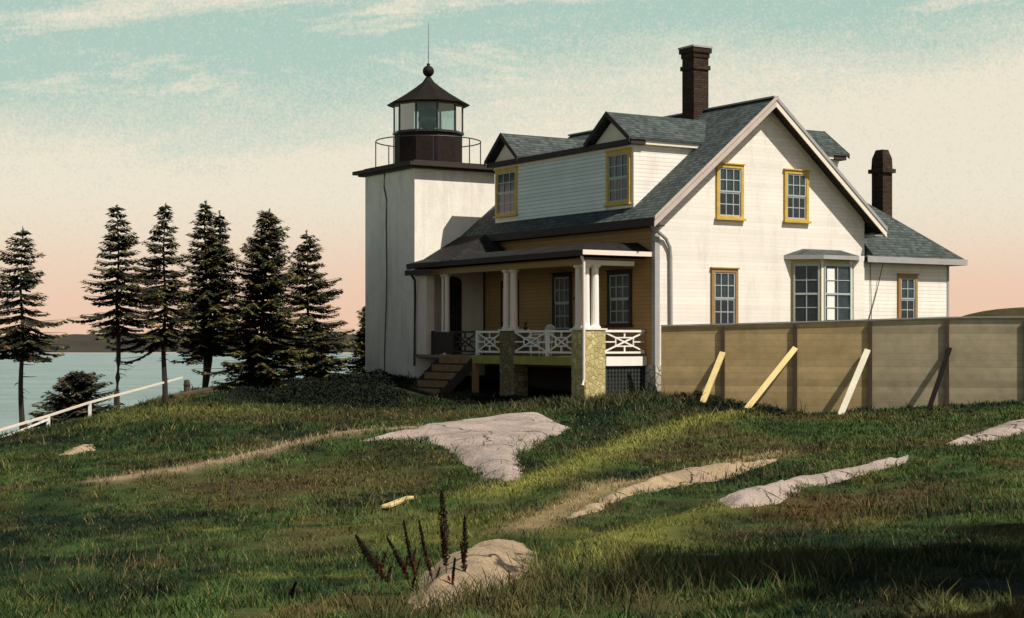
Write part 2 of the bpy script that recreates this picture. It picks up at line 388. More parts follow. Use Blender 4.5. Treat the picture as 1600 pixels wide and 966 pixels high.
# ------------------------------------------------------------------ terrain
def vnoise(x, y, seed=0):
    xi = np.floor(x).astype(np.int64); yi = np.floor(y).astype(np.int64); xf = x - xi; yf = y - yi
    def h(a, b):
        n = (a * 374761393 + b * 668265263 + seed * 974634777) & 0xffffffff
        n = ((n ^ (n >> 13)) * 1274126177) & 0xffffffff
        return ((n ^ (n >> 16)) & 0xffff) / 65535.0
    u = xf * xf * (3 - 2 * xf); v = yf * yf * (3 - 2 * yf)
    return (h(xi, yi) * (1 - u) + h(xi + 1, yi) * u) * (1 - v) + (h(xi, yi + 1) * (1 - u) + h(xi + 1, yi + 1) * u) * v
def fbm(x, y, seed=0, o=4):
    s = 0; a = .5; t = 0
    for k in range(o): s = s + a * vnoise(x, y, seed + k * 17); t += a; x = x * 2.03; y = y * 2.03; a *= .5
    return s / t - .5
def pz(x, y, D): return ((x - PX) / F * D, D, EYE - (y - HY) / F * D)   # a photo pixel at distance D
CP = []
for X in (-14, -7, 0, 7, 14): CP.append((X, 0, .15)); CP.append((X, -25, .1))
for X in (-5, -2.5, 0, 2.5, 5): CP.append((X, 11, -.02 + .03 * X))
for X, z in ((-10, -.8), (-5, -.55), (0, -.45), (5, -.2), (10, .1)): CP.append((X, 18, z))
for X, z in ((-14, -1.2), (-8, -.85), (-4, -.75), (0, -.68), (4, -.5), (9, -.15), (14, .2)): CP.append((X, 26, z))
for X, z in ((-16, -1.3), (-10, -.75), (-5, -.55), (0, -.5), (5, -.38), (10, -.15), (15, .15)): CP.append((X, 35, z))
CP += [pz(930, 630, 48.9), pz(1025, 612, 50.3), pz(1130, 628, 48.7), pz(1243, 649, 48.1), pz(1360, 641, 47.4), pz(1480, 633, 46.6), pz(1565, 629, 46.1), pz(1100, 640, 46), pz(1000, 640, 46)]
CP += [pz(650, 636, 51.5), pz(575, 587, 61.4), pz(650, 592, 58.0), pz(760, 625, 53), pz(840, 628, 51), pz(500, 600, 62), pz(400, 605, 60), pz(420, 632, 53)]
CP += [pz(340, 607, 60), pz(300, 616, 56), pz(200, 640, 50), pz(100, 656, 46), pz(40, 674, 43), pz(-60, 700, 40), pz(300, 650, 45), pz(500, 640, 49)]
CP += [pz(250, 624, 57) , pz(180, 644, 53), pz(100, 668, 49), pz(30, 690, 46)]
CP += [(-17, 58, -2.8), (-22, 52, -3.2), (-13, 66, -2.2), (-30, 70, -9), (-20, 80, -7), (-9, 75, -1.6), (-5, 72, -.2), (2, 75, .2), (-26, 40, -5), (-32, 30, -9), (-22, 25, -3), (-17, 12, -1), (-40, 55, -10), (-10, 95, -9), (-28, 95, -10)]
CP += [(5, 65, .5), (12, 62, .5), (12, 75, 1.2), (20.5, 70, 3.15), (19.0, 70, 2.85), (17.8, 70, 2.0), (24, 68, 3.0), (18, 75, 2.2), (30, 70, 2.5), (17, 58, .6), (22, 50, .5), (18, 40, .2), (30, 40, .5), (20, 22, .4), (35, 20, .3), (25, 0, .2), (8, 95, -3), (30, 100, -5)]
for X in (-60, -30, 0, 30, 60, 90): CP.append((X, 135, -12)); CP.append((X, -70, -10))
for Y in (-40, 0, 40, 80, 110): CP.append((-62, Y, -12)); CP.append((95, Y, -9))
CP = np.array(CP, float)
def _tps():
    P = CP[:, :2] / 10; n = len(P); d = np.linalg.norm(P[:, None] - P[None], axis=2)
    K = np.where(d > 0, d * d * np.log(d + 1e-12), 0) + np.eye(n) * .02
    Q = np.hstack([np.ones((n, 1)), P]); A = np.block([[K, Q], [Q.T, np.zeros((3, 3))]])
    return np.linalg.solve(A, np.concatenate([CP[:, 2], [0, 0, 0]]))
TW = _tps()
def base_h(X, Y):
    X = np.asarray(X, float).ravel() / 10; Y = np.asarray(Y, float).ravel() / 10; out = np.zeros(len(X)); P = CP[:, :2] / 10; n = len(P)
    for i in range(0, len(X), 40000):
        x, y = X[i:i + 40000], Y[i:i + 40000]
        d2 = (x[:, None] - P[:, 0]) ** 2 + (y[:, None] - P[:, 1]) ** 2
        out[i:i + 40000] = (.5 * d2 * np.log(d2 + 1e-12)) @ TW[:n] + TW[n] + TW[n + 1] * x + TW[n + 2] * y
    return out
RIDGES = []     # (points in the ground plane, height, width)
def seg_dist(X, Y, pts):
    best = np.full(X.shape, 1e9)
    for (x0, y0), (x1, y1) in zip(pts[:-1], pts[1:]):
        dx, dy = x1 - x0, y1 - y0; t = np.clip(((X - x0) * dx + (Y - y0) * dy) / (dx * dx + dy * dy), 0, 1)
        best = np.minimum(best, np.hypot(X - x0 - t * dx, Y - y0 - t * dy))
    return best
def height(X, Y):
    X = np.asarray(X, float); sh = X.shape; X = X.ravel(); Y = np.asarray(Y, float).ravel()
    z = base_h(X, Y)
    near = np.clip((Y - 3) / 8, 0, 1)
    amp = near * np.clip(1.15 - np.maximum(Y - 30, 0) / 25, .12, 1)
    z = z + amp * (.26 * fbm(X / 4.2 + 9, Y / 6.0, 3) + .10 * fbm(X / 1.3, Y / 1.5, 8) + .035 * fbm(X / .35, Y / .35, 5, 2))
    for pts, h, w in RIDGES: z = z + h * np.exp(-(seg_dist(X, Y, pts) / w) ** 2)
    return z.reshape(sh)
def ground_hit(x, y):
    D = np.arange(9, 95, .08); X = (x - PX) / F * D; zz = EYE - (y - HY) / F * D
    below = height(X, D) - zz
    i = np.argmax(below > 0)
    if below[i] <= 0: k = D < 66; i = int(np.argmax(np.where(k & (D > 30), below, -99)))      # the sight line grazes the crest
    return (X[i], D[i])
def hit_line(pts): return [ground_hit(*p) for p in pts]
r1 = hit_line([(30, 790), (160, 765), (300, 742), (420, 715), (500, 694), (560, 684), (640, 678)])
r2 = hit_line([(770, 792), (860, 758), (960, 716), (1060, 680), (1180, 655)])
r3 = hit_line([(820, 842), (870, 815), (960, 772), (1060, 752), (1220, 718)])
r4 = hit_line([(900, 900), (980, 850), (1080, 815), (1160, 800)])
r5 = hit_line([(1100, 792), (1200, 765), (1300, 745), (1420, 715)])
RIDGES += [(r1, .16, .9), (r2, .20, 1.1), (r3, .13, .8), (r4, .10, .6), (r5, .10, .8)]
def grid_axis(*segs):
    a = []
    for s0, s1, st in segs: a += list(np.arange(s0, s1, st))
    return np.array(a + [segs[-1][1]])
gx = grid_axis((-62, -28, 2.0), (-28, -16, .6), (-16, 18, .2), (18, 30, .6), (30, 96, 2.2))
gy = grid_axis((-70, 0, 3.5), (0, 8, 1.0), (8, 30, .16), (30, 66, .3), (66, 136, 1.8))
def np_mesh(name, V, FQ, mat, parent=None, tint=None, tri=None, smooth=False):
    me = bpy.data.meshes.new(name); V = np.asarray(V, np.float32); nf = len(FQ); k = FQ.shape[1]
    me.vertices.add(len(V)); me.vertices.foreach_set('co', V.ravel())
    me.loops.add(nf * k); me.loops.foreach_set('vertex_index', FQ.astype(np.int32).ravel())
    me.polygons.add(nf); me.polygons.foreach_set('loop_start', np.arange(0, nf * k, k, dtype=np.int32)); me.polygons.foreach_set('loop_total', np.full(nf, k, np.int32))
    if smooth: me.polygons.foreach_set('use_smooth', np.ones(nf, bool))
    me.update(calc_edges=True)
    if tint is not None:
        a = me.color_attributes.new('tint', 'FLOAT_COLOR', 'POINT'); c = np.ones((len(V), 4), np.float32); c[:, :3] = tint; a.data.foreach_set('color', c.ravel())
    me.materials.append(mat); o = bpy.data.objects.new(name, me); COL.objects.link(o)
    if parent: o.parent = parent
    return o
# vegetation colour of the meadow: patches of green, olive, straw and rust, lit crests and shade painted in
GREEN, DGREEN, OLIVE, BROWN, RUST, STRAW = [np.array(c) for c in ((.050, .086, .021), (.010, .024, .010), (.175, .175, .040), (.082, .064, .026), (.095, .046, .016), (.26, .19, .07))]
PATCH = []; SHADE_GREEN = np.array((.007, .012, .006))  # near-black green painting the shade by tower, porch, fence and near right corner
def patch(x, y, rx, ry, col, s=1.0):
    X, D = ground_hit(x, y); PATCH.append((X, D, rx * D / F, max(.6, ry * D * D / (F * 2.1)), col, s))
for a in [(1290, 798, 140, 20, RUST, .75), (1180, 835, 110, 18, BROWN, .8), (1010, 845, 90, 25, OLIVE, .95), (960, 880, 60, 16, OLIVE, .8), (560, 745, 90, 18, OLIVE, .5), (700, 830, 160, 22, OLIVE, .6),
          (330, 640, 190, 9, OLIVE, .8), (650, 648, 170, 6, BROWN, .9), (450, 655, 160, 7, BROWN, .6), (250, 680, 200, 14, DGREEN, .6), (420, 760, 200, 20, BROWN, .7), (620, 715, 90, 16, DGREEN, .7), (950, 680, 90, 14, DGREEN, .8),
          (1050, 700, 130, 9, BROWN, .6), (900, 790, 120, 12, BROWN, .55), (1340, 675, 190, 12, GREEN, .9), (1400, 860, 160, 40, DGREEN, .85), (1150, 890, 160, 25, GREEN, .7), (150, 830, 160, 50, DGREEN, .5), (120, 900, 120, 20, GREEN, .8), (1070, 775, 80, 12, GREEN, .6), (960, 640, 120, 12, DGREEN, .6), (1450, 760, 80, 15, BROWN, .6), (1000, 925, 60, 14, BROWN, .7), (480, 612, 150, 14, SHADE_GREEN, .9), (700, 622, 200, 8, SHADE_GREEN, .7), (1130, 640, 90, 10, SHADE_GREEN, .8), (1480, 880, 140, 60, SHADE_GREEN, .6), (60, 800, 60, 50, DGREEN, .6)]: patch(*a)
PATCH.append((20, 70, 5, 5, BROWN, 1.0))
def meadow(X, Y):
    n = fbm(X / 2.3, Y / 3.2, 21); n2 = fbm(X / .7, Y / 1.0, 31, 3)
    c = GREEN[None] * np.ones((len(X), 1))
    def mixin(w, col):
        nonlocal c; w = np.clip(w, 0, 1)[:, None]; c = c * (1 - w) + col[None] * w
    mixin((n - .05) * 5, BROWN); mixin((-n - .02) * 6, DGREEN); mixin((n2 - .12) * 3.5, OLIVE * .8)
    n3 = fbm(X / .28, Y / .5, 41, 2); c = c * np.clip(1 + n3 * 1.7, .35, 1.9)[:, None]; mixin((fbm(X / .9, Y / 1.4, 61, 3) - .13) * 4, STRAW * .5)
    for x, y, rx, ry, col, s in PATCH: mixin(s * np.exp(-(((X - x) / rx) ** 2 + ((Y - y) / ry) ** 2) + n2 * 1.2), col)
    for pts, col, w, s in ((r1[1:], np.array((.36, .265, .155)), .34, .95), (r2, OLIVE * 1.4, .5, .8), (r3, np.array((.36, .265, .13)), .32, .8), (r4, OLIVE * 1.3, .4, .6)):  # OLIVE along r2 and r4 paints the lit ridge crests
        mixin(s * np.exp(-(seg_dist(X, Y, pts) / w) ** 2), col)
    return c
def ground():
    XX, YY = np.meshgrid(gx, gy); Z = height(XX, YY); V = np.stack([XX.ravel(), YY.ravel(), Z.ravel()], 1)
    nx, ny = len(gx), len(gy); i = np.arange(nx * ny).reshape(ny, nx)
    Fq = np.stack([i[:-1, :-1].ravel(), i[:-1, 1:].ravel(), i[1:, 1:].ravel(), i[1:, :-1].ravel()], 1)
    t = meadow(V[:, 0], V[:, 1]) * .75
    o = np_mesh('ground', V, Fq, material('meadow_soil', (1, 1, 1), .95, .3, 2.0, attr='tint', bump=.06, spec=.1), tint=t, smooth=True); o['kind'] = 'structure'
ground()
WL = -7.2
def water():
    mb = MB(); mb.add([(-9000, -3000, WL), (9000, -3000, WL), (9000, 12000, WL), (-9000, 12000, WL)], [(0, 1, 2, 3)])
    o = mb.build('water', M['water']); o['kind'] = 'structure'
water()
def far_land(name, Y0, Y1, x0, x1, top, seed, mat, step=14):
    """a low wooded shore across the water: a terrain sheet rising from the waterline"""
    xs = np.arange(x0, x1 + step, step); ys = np.linspace(0, 1, 14)
    XX, T = np.meshgrid(xs, ys); YY = Y0 + (Y1 - Y0) * T
    env = np.clip((XX - x0) / 200, 0, 1) * np.clip((x1 - XX) / 200, 0, 1)
    hills = top * (.62 + 1.3 * fbm(XX / 330, YY / 500, seed, 3)) + (5.5 if top > 5 else .4) * fbm(XX / 14, YY / 30, seed + 5, 4)
    Z = WL - 1 + hills * np.minimum(1, T * 9) * env * (1 - T ** 4 * .9)
    V = np.stack([XX.ravel(), YY.ravel(), Z.ravel()], 1); nx, ny = len(xs), len(ys); i = np.arange(nx * ny).reshape(ny, nx)
    Fq = np.stack([i[:-1, :-1].ravel(), i[:-1, 1:].ravel(), i[1:, 1:].ravel(), i[1:, :-1].ravel()], 1)
    o = np_mesh(name, V, Fq, mat); o['kind'] = 'structure'
far_land('hills', 1235, 1900, -900, 900, 16.5, 4, M['shore'], 4)
far_land('shore', 1212, 1300, -900, 900, 1.7, 9, M['beach'])

# ------------------------------------------------------------------ lighthouse tower
TU0, TU1, TV0, TV1 = -2.28, 1.03, 11.03, 14.83
TC = (-.66, 12.93)
def tower():
    t = thing('lighthouse', 'square whitewashed lighthouse tower with a black lantern room and round gallery rail', 'lighthouse', (TU0, TV0, .2), True)
    MB().box(TU0, TU1, TV0, TV1, -.6, 7.87).build('wall', M['tower'], t)
    g = MB(); g.box(TU0 - .2, TU1 + .2, TV0 - .2, TV1 + .2, 7.87, 7.94); g.box(TU0 - .36, TU1 + .36, TV0 - .36, TV1 + .36, 7.94, 8.07)
    g.build('gallery', M['darktrim'], t)
    MB().box(TU0 - .05, TU1 - .05, TV0 - .05, TV1 + .0, 8.072, 8.16).build('curb', M['darktrim'], t)
    n = 10; rot = -YAW; Rr = 1.245
    MB().lathe(TC, [(Rr, 8.07), (Rr, 9.33)], n, rot).build('lantern_base', M['rust'], t)
    MB().lathe(TC, [(Rr + .07, 9.33), (Rr + .07, 9.41)], n, rot).build('lantern_sill', M['iron'], t)
    P = [(TC[0] + Rr * math.cos(rot + 2 * math.pi * k / n), TC[1] + Rr * math.sin(rot + 2 * math.pi * k / n)) for k in range(n)]
    for x, y in P: MB().beam((x, y, 9.41), (x, y, 10.42), .06, .06).build('glazing_bar', M['iron'], t)
    for k in range(n):
        a, b = Vector((*P[k], 0)), Vector((*P[(k + 1) % n], 0)); d = (b - a).normalized()
        MB().beam(a + d * .035 + Vector((0, 0, 9.915)), b - d * .035 + Vector((0, 0, 9.915)), .012, 1.0).build('pane', M['glass'], t)
    MB().lathe(TC, [(Rr + .03, 10.36), (Rr + .05, 10.46), (Rr + .03, 10.5)], n, rot).build('lantern_cornice', M['browntrim'], t)
    cr = MB(); cr.lathe(TC, [(.28, 9.42), (.22, 9.5), (.2, 9.55), (.3, 9.62), (.38, 9.85), (.38, 9.98), (.3, 10.2), (.16, 10.3)], 16)
    cr.build('lens', M['lens'], t, smooth=True)
    MB().box(TC[0] - .95, TC[0] - .30, TC[1] + .55, TC[1] + .6, 9.42, 10.36).build('curtain', M['greytrim'], t)
    r = MB(); r.lathe(TC, [(1.50, 10.40), (1.53, 10.44), (1.20, 10.62), (.80, 10.86), (.45, 11.10), (.22, 11.28), (.13, 11.40), (.11, 11.45)], 10, rot)
    rf = r.build('lantern_roof', M['lroof'], t)
    bl = MB(); zc = 11.68; bl.lathe(TC, [(.05, 11.40), (.10, 11.46), (.06, 11.48)] + [(.21 * math.sin(math.pi * k / 10) + .001, zc - .21 * math.cos(math.pi * k / 10)) for k in range(1, 10)] + [(.05, zc + .21), (.07, zc + .26), (.02, zc + .30)], 14)
    bl.build('ventilator_ball', M['lroof'], rf, smooth=True)
    MB().tube([(*TC, 11.95), (*TC, 13.5)], [.014, .006], 5).build('lightning_rod', M['iron'], rf)
    rl = MB(); m_ = 40; RR = 1.93
    ring = [(TC[0] + RR * math.cos(2 * math.pi * k / m_), TC[1] + RR * math.sin(2 * math.pi * k / m_), 9.08) for k in range(m_ + 1)]
    rl.tube(ring, .022, 6)
    for k in range(8):
        a = -YAW + R(8 + 45 * k); x, y = TC[0] + RR * math.cos(a), TC[1] + RR * math.sin(a)
        rl.tube([(x, y, 8.05), (x, y, 9.08)], .02, 6)
    rl.build('gallery_railing', M['iron'], t)
    # cable down the shaded face and the arched door on the porch side
    pts = [(TU0 - .03, 13.25 + .05 * math.sin(k * .55) - (.22 if k > 1 else 0) + .012 * k, 7.86 - .48 * k) for k in range(16)]
    MB().tube(pts, .022, 5).build('cable', M['iron'], t)
    fr_ = WF((0, TV0, 0), (1, 0, 0), (0, -1, 0)); a0, a1 = -1.1, -.38; d = MB()
    arc = [(-.74 + .36 * math.cos(math.pi * k / 8), 3.86 + .22 * math.sin(math.pi * k / 8)) for k in range(9)]
    d.prism([fr_.p(a1, .05, 1.32), fr_.p(a1, .05, 3.86)] + [fr_.p(x, .05, z) for x, z in arc[1:-1]] + [fr_.p(a0, .05, 3.86), fr_.p(a0, .05, 1.32)], (0, .05, 0))
    dd = d.build('door', M['darktrim'], t); s = MB()
    for k in range(4):
        x = a0 + .10 + k * .145; fr_.box(s, x, x + .09, .055, .062, 1.6, 2.55); fr_.box(s, x, x + .09, .055, .062, 2.7, 3.75)
    s.build('panel', M['glass_dk'], dd)
tower()

# ------------------------------------------------------------------ keeper's house
HU1, HV1 = 8.62, 11.03
KR = .827; RC = 4.33; RZ = 9.44
def rz(u): return RZ - KR * abs(u - RC)                     # top of the main roof
H = thing('keepers_house', "cream keeper's house with a grey shingled gable roof, yellow window frames and a stone porch", 'house', (0, 0, 0), True)
def house_shell():
    th = .17
    poly = [(0, 0, -.2), (HU1, 0, -.2), (HU1, 0, rz(HU1) - th), (RC, 0, RZ - th), (0, 0, rz(0) - th)]
    wl = MB(); wl.prism(poly, (0, 9.95, 0)); wl.prism([(.62, 9.95, -.2), (HU1, 9.95, -.2), (HU1, 9.95, rz(HU1) - th), (RC, 9.95, RZ - th), (.62, 9.95, rz(.62) - th)], (0, HV1 - .004 - 9.95, 0)); wl.build('wall', M['cream'], H)
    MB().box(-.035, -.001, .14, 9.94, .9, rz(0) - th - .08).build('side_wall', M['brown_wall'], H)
    f = MB(); f.box(-.06, .5, -.06, .9, -.6, 1.04); f.build('foundation', M['fstone'], H)
    MB().box(-.05, -.002, .55, 9.94, -.6, .9).build('foundation', M['darktrim'], H)  # near-black skin, paints the shade under the porch floor
    cb = MB(); cb.box(-.06, .0, -.03, .13, .95, 5.52); cb.box(0.0, .12, -.03, -.001, .95, 5.60); cb.build('corner_board', M['greytrim'], H)
    # roof: near slope, far slope
    EL, ER = -.456, 9.12
    def slab(u0, u1, v0, v1, t=.13, name='roof', mat='shingle', parent=H):
        a = [(u0, v0, rz(u0)), (u1, v0, rz(u1)), (u1, v1, rz(u1)), (u0, v1, rz(u0))]
        b = MB(); b.prism([(p[0], p[1], p[2] - t) for p in a], (0, 0, t)); return b.build(name, M[mat], parent)
    main = slab(EL, RC, -.5, HV1 - .02)
    slab(RC, ER, -.5, HV1 - .02)
    MB().beam((RC, -.52, RZ + .015), (RC, HV1, RZ + .015), .2, .05).build('ridge_cap', M['greytrim'], H)
    # rake boards and soffits under the gable overhang
    for u0, u1, mt in ((EL, RC, 'rake'), (RC, ER, 'trim')):
        b = MB(); z0, z1 = rz(u0), rz(u1)
        b.prism([(u0, -.53, z0 - .30), (u1, -.53, z1 - .30), (u1, -.53, z1 + .02), (u0, -.53, z0 + .02)], (0, .03, 0)); b.build('rake_board', M[mt], H)
        b = MB(); b.prism([(u0, -.56, z0 - .09), (u1, -.56, z1 - .09), (u1, -.56, z1 + .035), (u0, -.56, z0 + .035)], (0, .03, 0)); b.build('rake_moulding', M['greytrim' if mt == 'trim' else 'rake'], H)
        b = MB(); e0, e1 = (u0, u1 - .08) if u0 < 0 else (u0 + .08, u1)
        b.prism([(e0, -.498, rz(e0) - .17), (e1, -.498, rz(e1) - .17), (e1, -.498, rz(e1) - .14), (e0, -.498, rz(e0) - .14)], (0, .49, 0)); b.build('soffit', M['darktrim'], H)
        b = MB(); b.prism([(max(u0, .1), -.04, rz(max(u0, .1)) - .42), (min(u1, 8.5), -.04, rz(min(u1, 8.5)) - .42), (min(u1, 8.5), -.04, rz(min(u1, 8.5)) - .175), (max(u0, .1), -.04, rz(max(u0, .1)) - .175)], (0, .038, 0)); b.build('frieze', M['trim'], H)
    # eave fascia and soffit on the porch side
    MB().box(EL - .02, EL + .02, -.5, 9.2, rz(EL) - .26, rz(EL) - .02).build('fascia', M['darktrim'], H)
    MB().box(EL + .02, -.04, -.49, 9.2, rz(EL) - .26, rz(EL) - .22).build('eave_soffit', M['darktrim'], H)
    MB().box(ER - .02, ER + .02, -.5, HV1, rz(ER) - .26, rz(ER) - .02).build('fascia', M['trim'], H)
    MB().box(HU1 + .01, ER - .02, -.49, HV1, rz(ER) - .26, rz(ER) - .22).build('eave_soffit', M['greytrim'], H)
    # main chimney
    c = MB(); c.box(3.82, 4.44, 2.98, 3.6, 8.6, 10.78); c.box(3.77, 4.49, 2.93, 3.65, 10.78, 10.92); c.box(3.82, 4.44, 2.98, 3.6, 10.92, 11.18); c.box(3.79, 4.47, 2.95, 3.63, 11.18, 11.34)
    c.box(3.74, 4.52, 2.90, 3.68, 11.34, 11.5); ch = c.build('chimney', M['brick'], main, 'tall brown brick chimney with two corbelled bands rising beside the ridge')
    MB().box(3.72, 4.54, 2.88, 3.70, 11.5, 11.56).build('chimney_cap', M['greytrim'], main)
    return main
house_shell()
def dormer(side):
    """long wall dormer with a small gable over each end; side -1 faces the porch, +1 the far slope"""
    X = lambda u: u if side < 0 else 2 * RC - u
    v0, v1 = 1.23, 9.42; zt = 7.92
    def P(u, v, z): return (X(u), v, z)
    b = MB()
    uu = 2.75
    b.prism([P(.066, v0, rz(.066) - .3), P(.066, v0, zt), P(uu, v0, zt), P(uu, v0, rz(uu) - .3)], (0, v1 - v0, 0))
    d = b.build('dormer', M['cream'], H, 'long dormer on the porch slope' if side < 0 else 'dormer on the far slope')
    if side < 0:
        MB().box(.03, .064, v0 + 1.42, v1 - 1.5, rz(.066) + .0, zt - .02).build('clapboards', M['grey_clap'], d)
    # cornice
    c = MB()
    xa, xb = X(-.16), X(.4)
    c.box(xa, xb, v0 - .18, v1 + .2, zt - .06, zt + .10)
    c.build('cornice', M['darktrim'], d)
    c = MB(); c.box(X(.02), X(.066), v0, v1, zt - .16, zt - .062); c.build('frieze', M['trim'], d)
    s = MB(); s.box(X(.4), X(2.6), v0 - .16, v0 + .0, zt - .05, zt + .09); s.build('side_cornice', M['trim'], d)
    # flat deck between the gables
    MB().box(X(.40), X(2.9), v0 + .02, v1, zt - .02, zt + .06).build('dormer_deck', M['shingle'], d)
    for vc, hw_ in ((2.25, 1.22), (8.55, 1.06)):
        zb, zr = zt + .10, 8.90
        ue = RC - (RZ - zr) / KR + .15
        tri = MB(); tri.prism([P(.03, vc - hw_ + .18, zb), P(.03, vc + hw_ - .18, zb), P(.03, vc, zr - .16)], (side * -1.0 * .1, 0, 0)); tri.build('gablet', M['trim'], d)
        for sg in (-1, 1):
            r = MB(); e = hw_ + .02
            # two slopes running back into the main roof
            a = [P(-.24, vc + sg * e, zb - .02), P(-.24, vc, zr), P(ue, vc, zr), P(ue - .0 if False else RC - (RZ - zb) / KR + .2, vc + sg * e, zb - .02)]
            r.prism([(p[0], p[1], p[2]) for p in a], (0, 0, .07)); r.build('dormer_roof', M['shingle'], d)
            k = MB(); k.prism([P(-.27, vc + sg * e, zb - .11), P(-.27, vc, zr - .09), P(-.27, vc, zr + .085), P(-.27, vc + sg * e, zb + .06)], (-side * .03, 0, 0)); k.build('verge_board', M['darktrim'], d)
        
dormer(-1); dormer(1)
GF = WF((0, 0, 0), (1, 0, 0), (0, -1, 0)); DF = WF((.064, 0, 0), (0, 1, 0), (-1, 0, 0)); SF = WF((-.036, 0, 0), (0, 1, 0), (-1, 0, 0))
window(H, DF, 1.36, 2.62, 6.08, 7.74, M['yellow'], label='yellow framed dormer window nearest the gable')
window(H, DF, 7.90, 9.32, 6.14, 7.74, M['yellow'], label='yellow framed dormer window nearest the tower')
window(H, GF, 2.32, 3.40, 5.60, 7.28, M['yellow'], label='left upper window in the gable wall, yellow frame')
window(H, GF, 5.10, 6.12, 5.62, 7.24, M['yellow'], label='right upper window in the gable wall, yellow frame')
window(H, GF, 2.12, 3.17, 2.20, 4.02, M['browntrim'], label='lower gable window with brown frame above the fence')
window(H, SF, 1.16, 2.42, 2.26, 3.95, M['darktrim'], label='dark framed porch window near the corner')
window(H, SF, 4.45, 5.55, 2.10, 3.98, M['darktrim'], label='dark framed porch window behind the corner columns')
MB().box(-.06, .06, 9.93, 10.03, 1.3, 4.2).build('corner_board', M['darktrim'], H)
def porch_door():
    d = MB(); SF.box(d, 7.70, 8.78, 0, .08, 1.32, 3.85); dd = d.build('door', M['darktrim'], H); p = MB()
    for a in (7.85, 8.28):
        SF.box(p, a, a + .34, .082, .1, 1.5, 2.3); SF.box(p, a, a + .34, .082, .1, 2.45, 3.6)
    p.build('door_panel', M['browntrim'], dd)
    k = MB(); k.lathe((-.15, 7.82), [(.01, 2.3), (.035, 2.32), (.035, 2.36), (.01, 2.38)], 8); k.build('handle', M['iron'], dd)
porch_door()
def bay():
    p_ = .68; u0, u1 = 5.4, 8.06; z0, z1 = .5, 4.38
    pts = [(u0, 0), (u0 + p_, -p_), (u1 - p_, -p_), (u1, 0)]
    b = MB(); b.prism([(x, y, z0) for x, y in pts], (0, 0, z1 - z0)); bay = b.build('bay_window', M['olive'], H, 'canted bay window with two visible sashes under a small grey roof')
    s = .7071
    LFr = WF((u0, 0, 0), (s, -s, 0), (-s, -s, 0)); FFr = WF((u0 + p_, -p_, 0), (1, 0, 0), (0, -1, 0)); RFr = WF((u1 - p_, -p_, 0), (s, s, 0), (s, -s, 0))
    c = MB()
    FFr.box(c, -.02, .1, 0, .03, z0, z1); FFr.box(c, 1.20, 1.32, 0, .03, z0, z1); c.build('corner_board', M['trim'], bay)
    for fr, L_ in ((LFr, .96), (FFr, 1.30), (RFr, .96)):
        a0, a1 = .14, L_ - .1
        w = MB(); fr.box(w, a0 - .05, a1 + .05, 0, .06, 2.3, 2.4); fr.box(w, a0 - .05, a1 + .05, 0, .06, 4.17, 4.25); fr.box(w, a0 - .05, a0, 0, .06, 2.4, 4.17); fr.box(w, a1, a1 + .05, 0, .06, 2.4, 4.17)
        w.build('window_frame', M['sash'], bay)
        g = MB(); fr.box(g, a0, a1, 0, .012, 2.4, 4.17); g.build('pane', M['glass_dk' if fr is LFr else 'glass_up'], bay)
        g = MB(); zm = 3.28; fr.box(g, a0, a1, .014, .05, zm - .03, zm + .03); m0 = (a0 + a1) / 2
        fr.box(g, m0 - .014, m0 + .014, .014, .04, 2.4, zm - .03); fr.box(g, m0 - .014, m0 + .014, .014, .04, zm + .03, 4.17)
        for zz in (2.84, 3.72): fr.box(g, a0, m0 - .014, .014, .036, zz - .012, zz + .012); fr.box(g, m0 + .014, a1, .014, .036, zz - .012, zz + .012)
        g.build('sash', M['sash'], bay)
        if fr is FFr:
            cu = MB(); fr.box(cu, a0 + .1, a0 + .42, .0125, .0135, 2.45, 4.1); cu.build('curtain', M['white'], bay)
    e = .24; q = [(u0 - .3, 0), (u0 + p_ - .12, -p_ - e), (u1 - p_ + .12, -p_ - e), (u1 + .3, 0)]
    r = MB(); n = len(q); r.prism([(x, y, z1) for x, y in q], (0, 0, .13)); r.build('bay_cornice', M['greytrim'], bay)
    r = MB(); r.add([(x, y, z1 + .131) for x, y in q] + [(u0 + .5, 0, z1 + .36), (u1 - .5, 0, z1 + .36)], [(0, 1, 4), (1, 2, 5, 4), (2, 3, 5), (0, 4, 5, 3), (3, 2, 1, 0)])
    r.build('bay_roof', M['shingle'], bay)
bay()
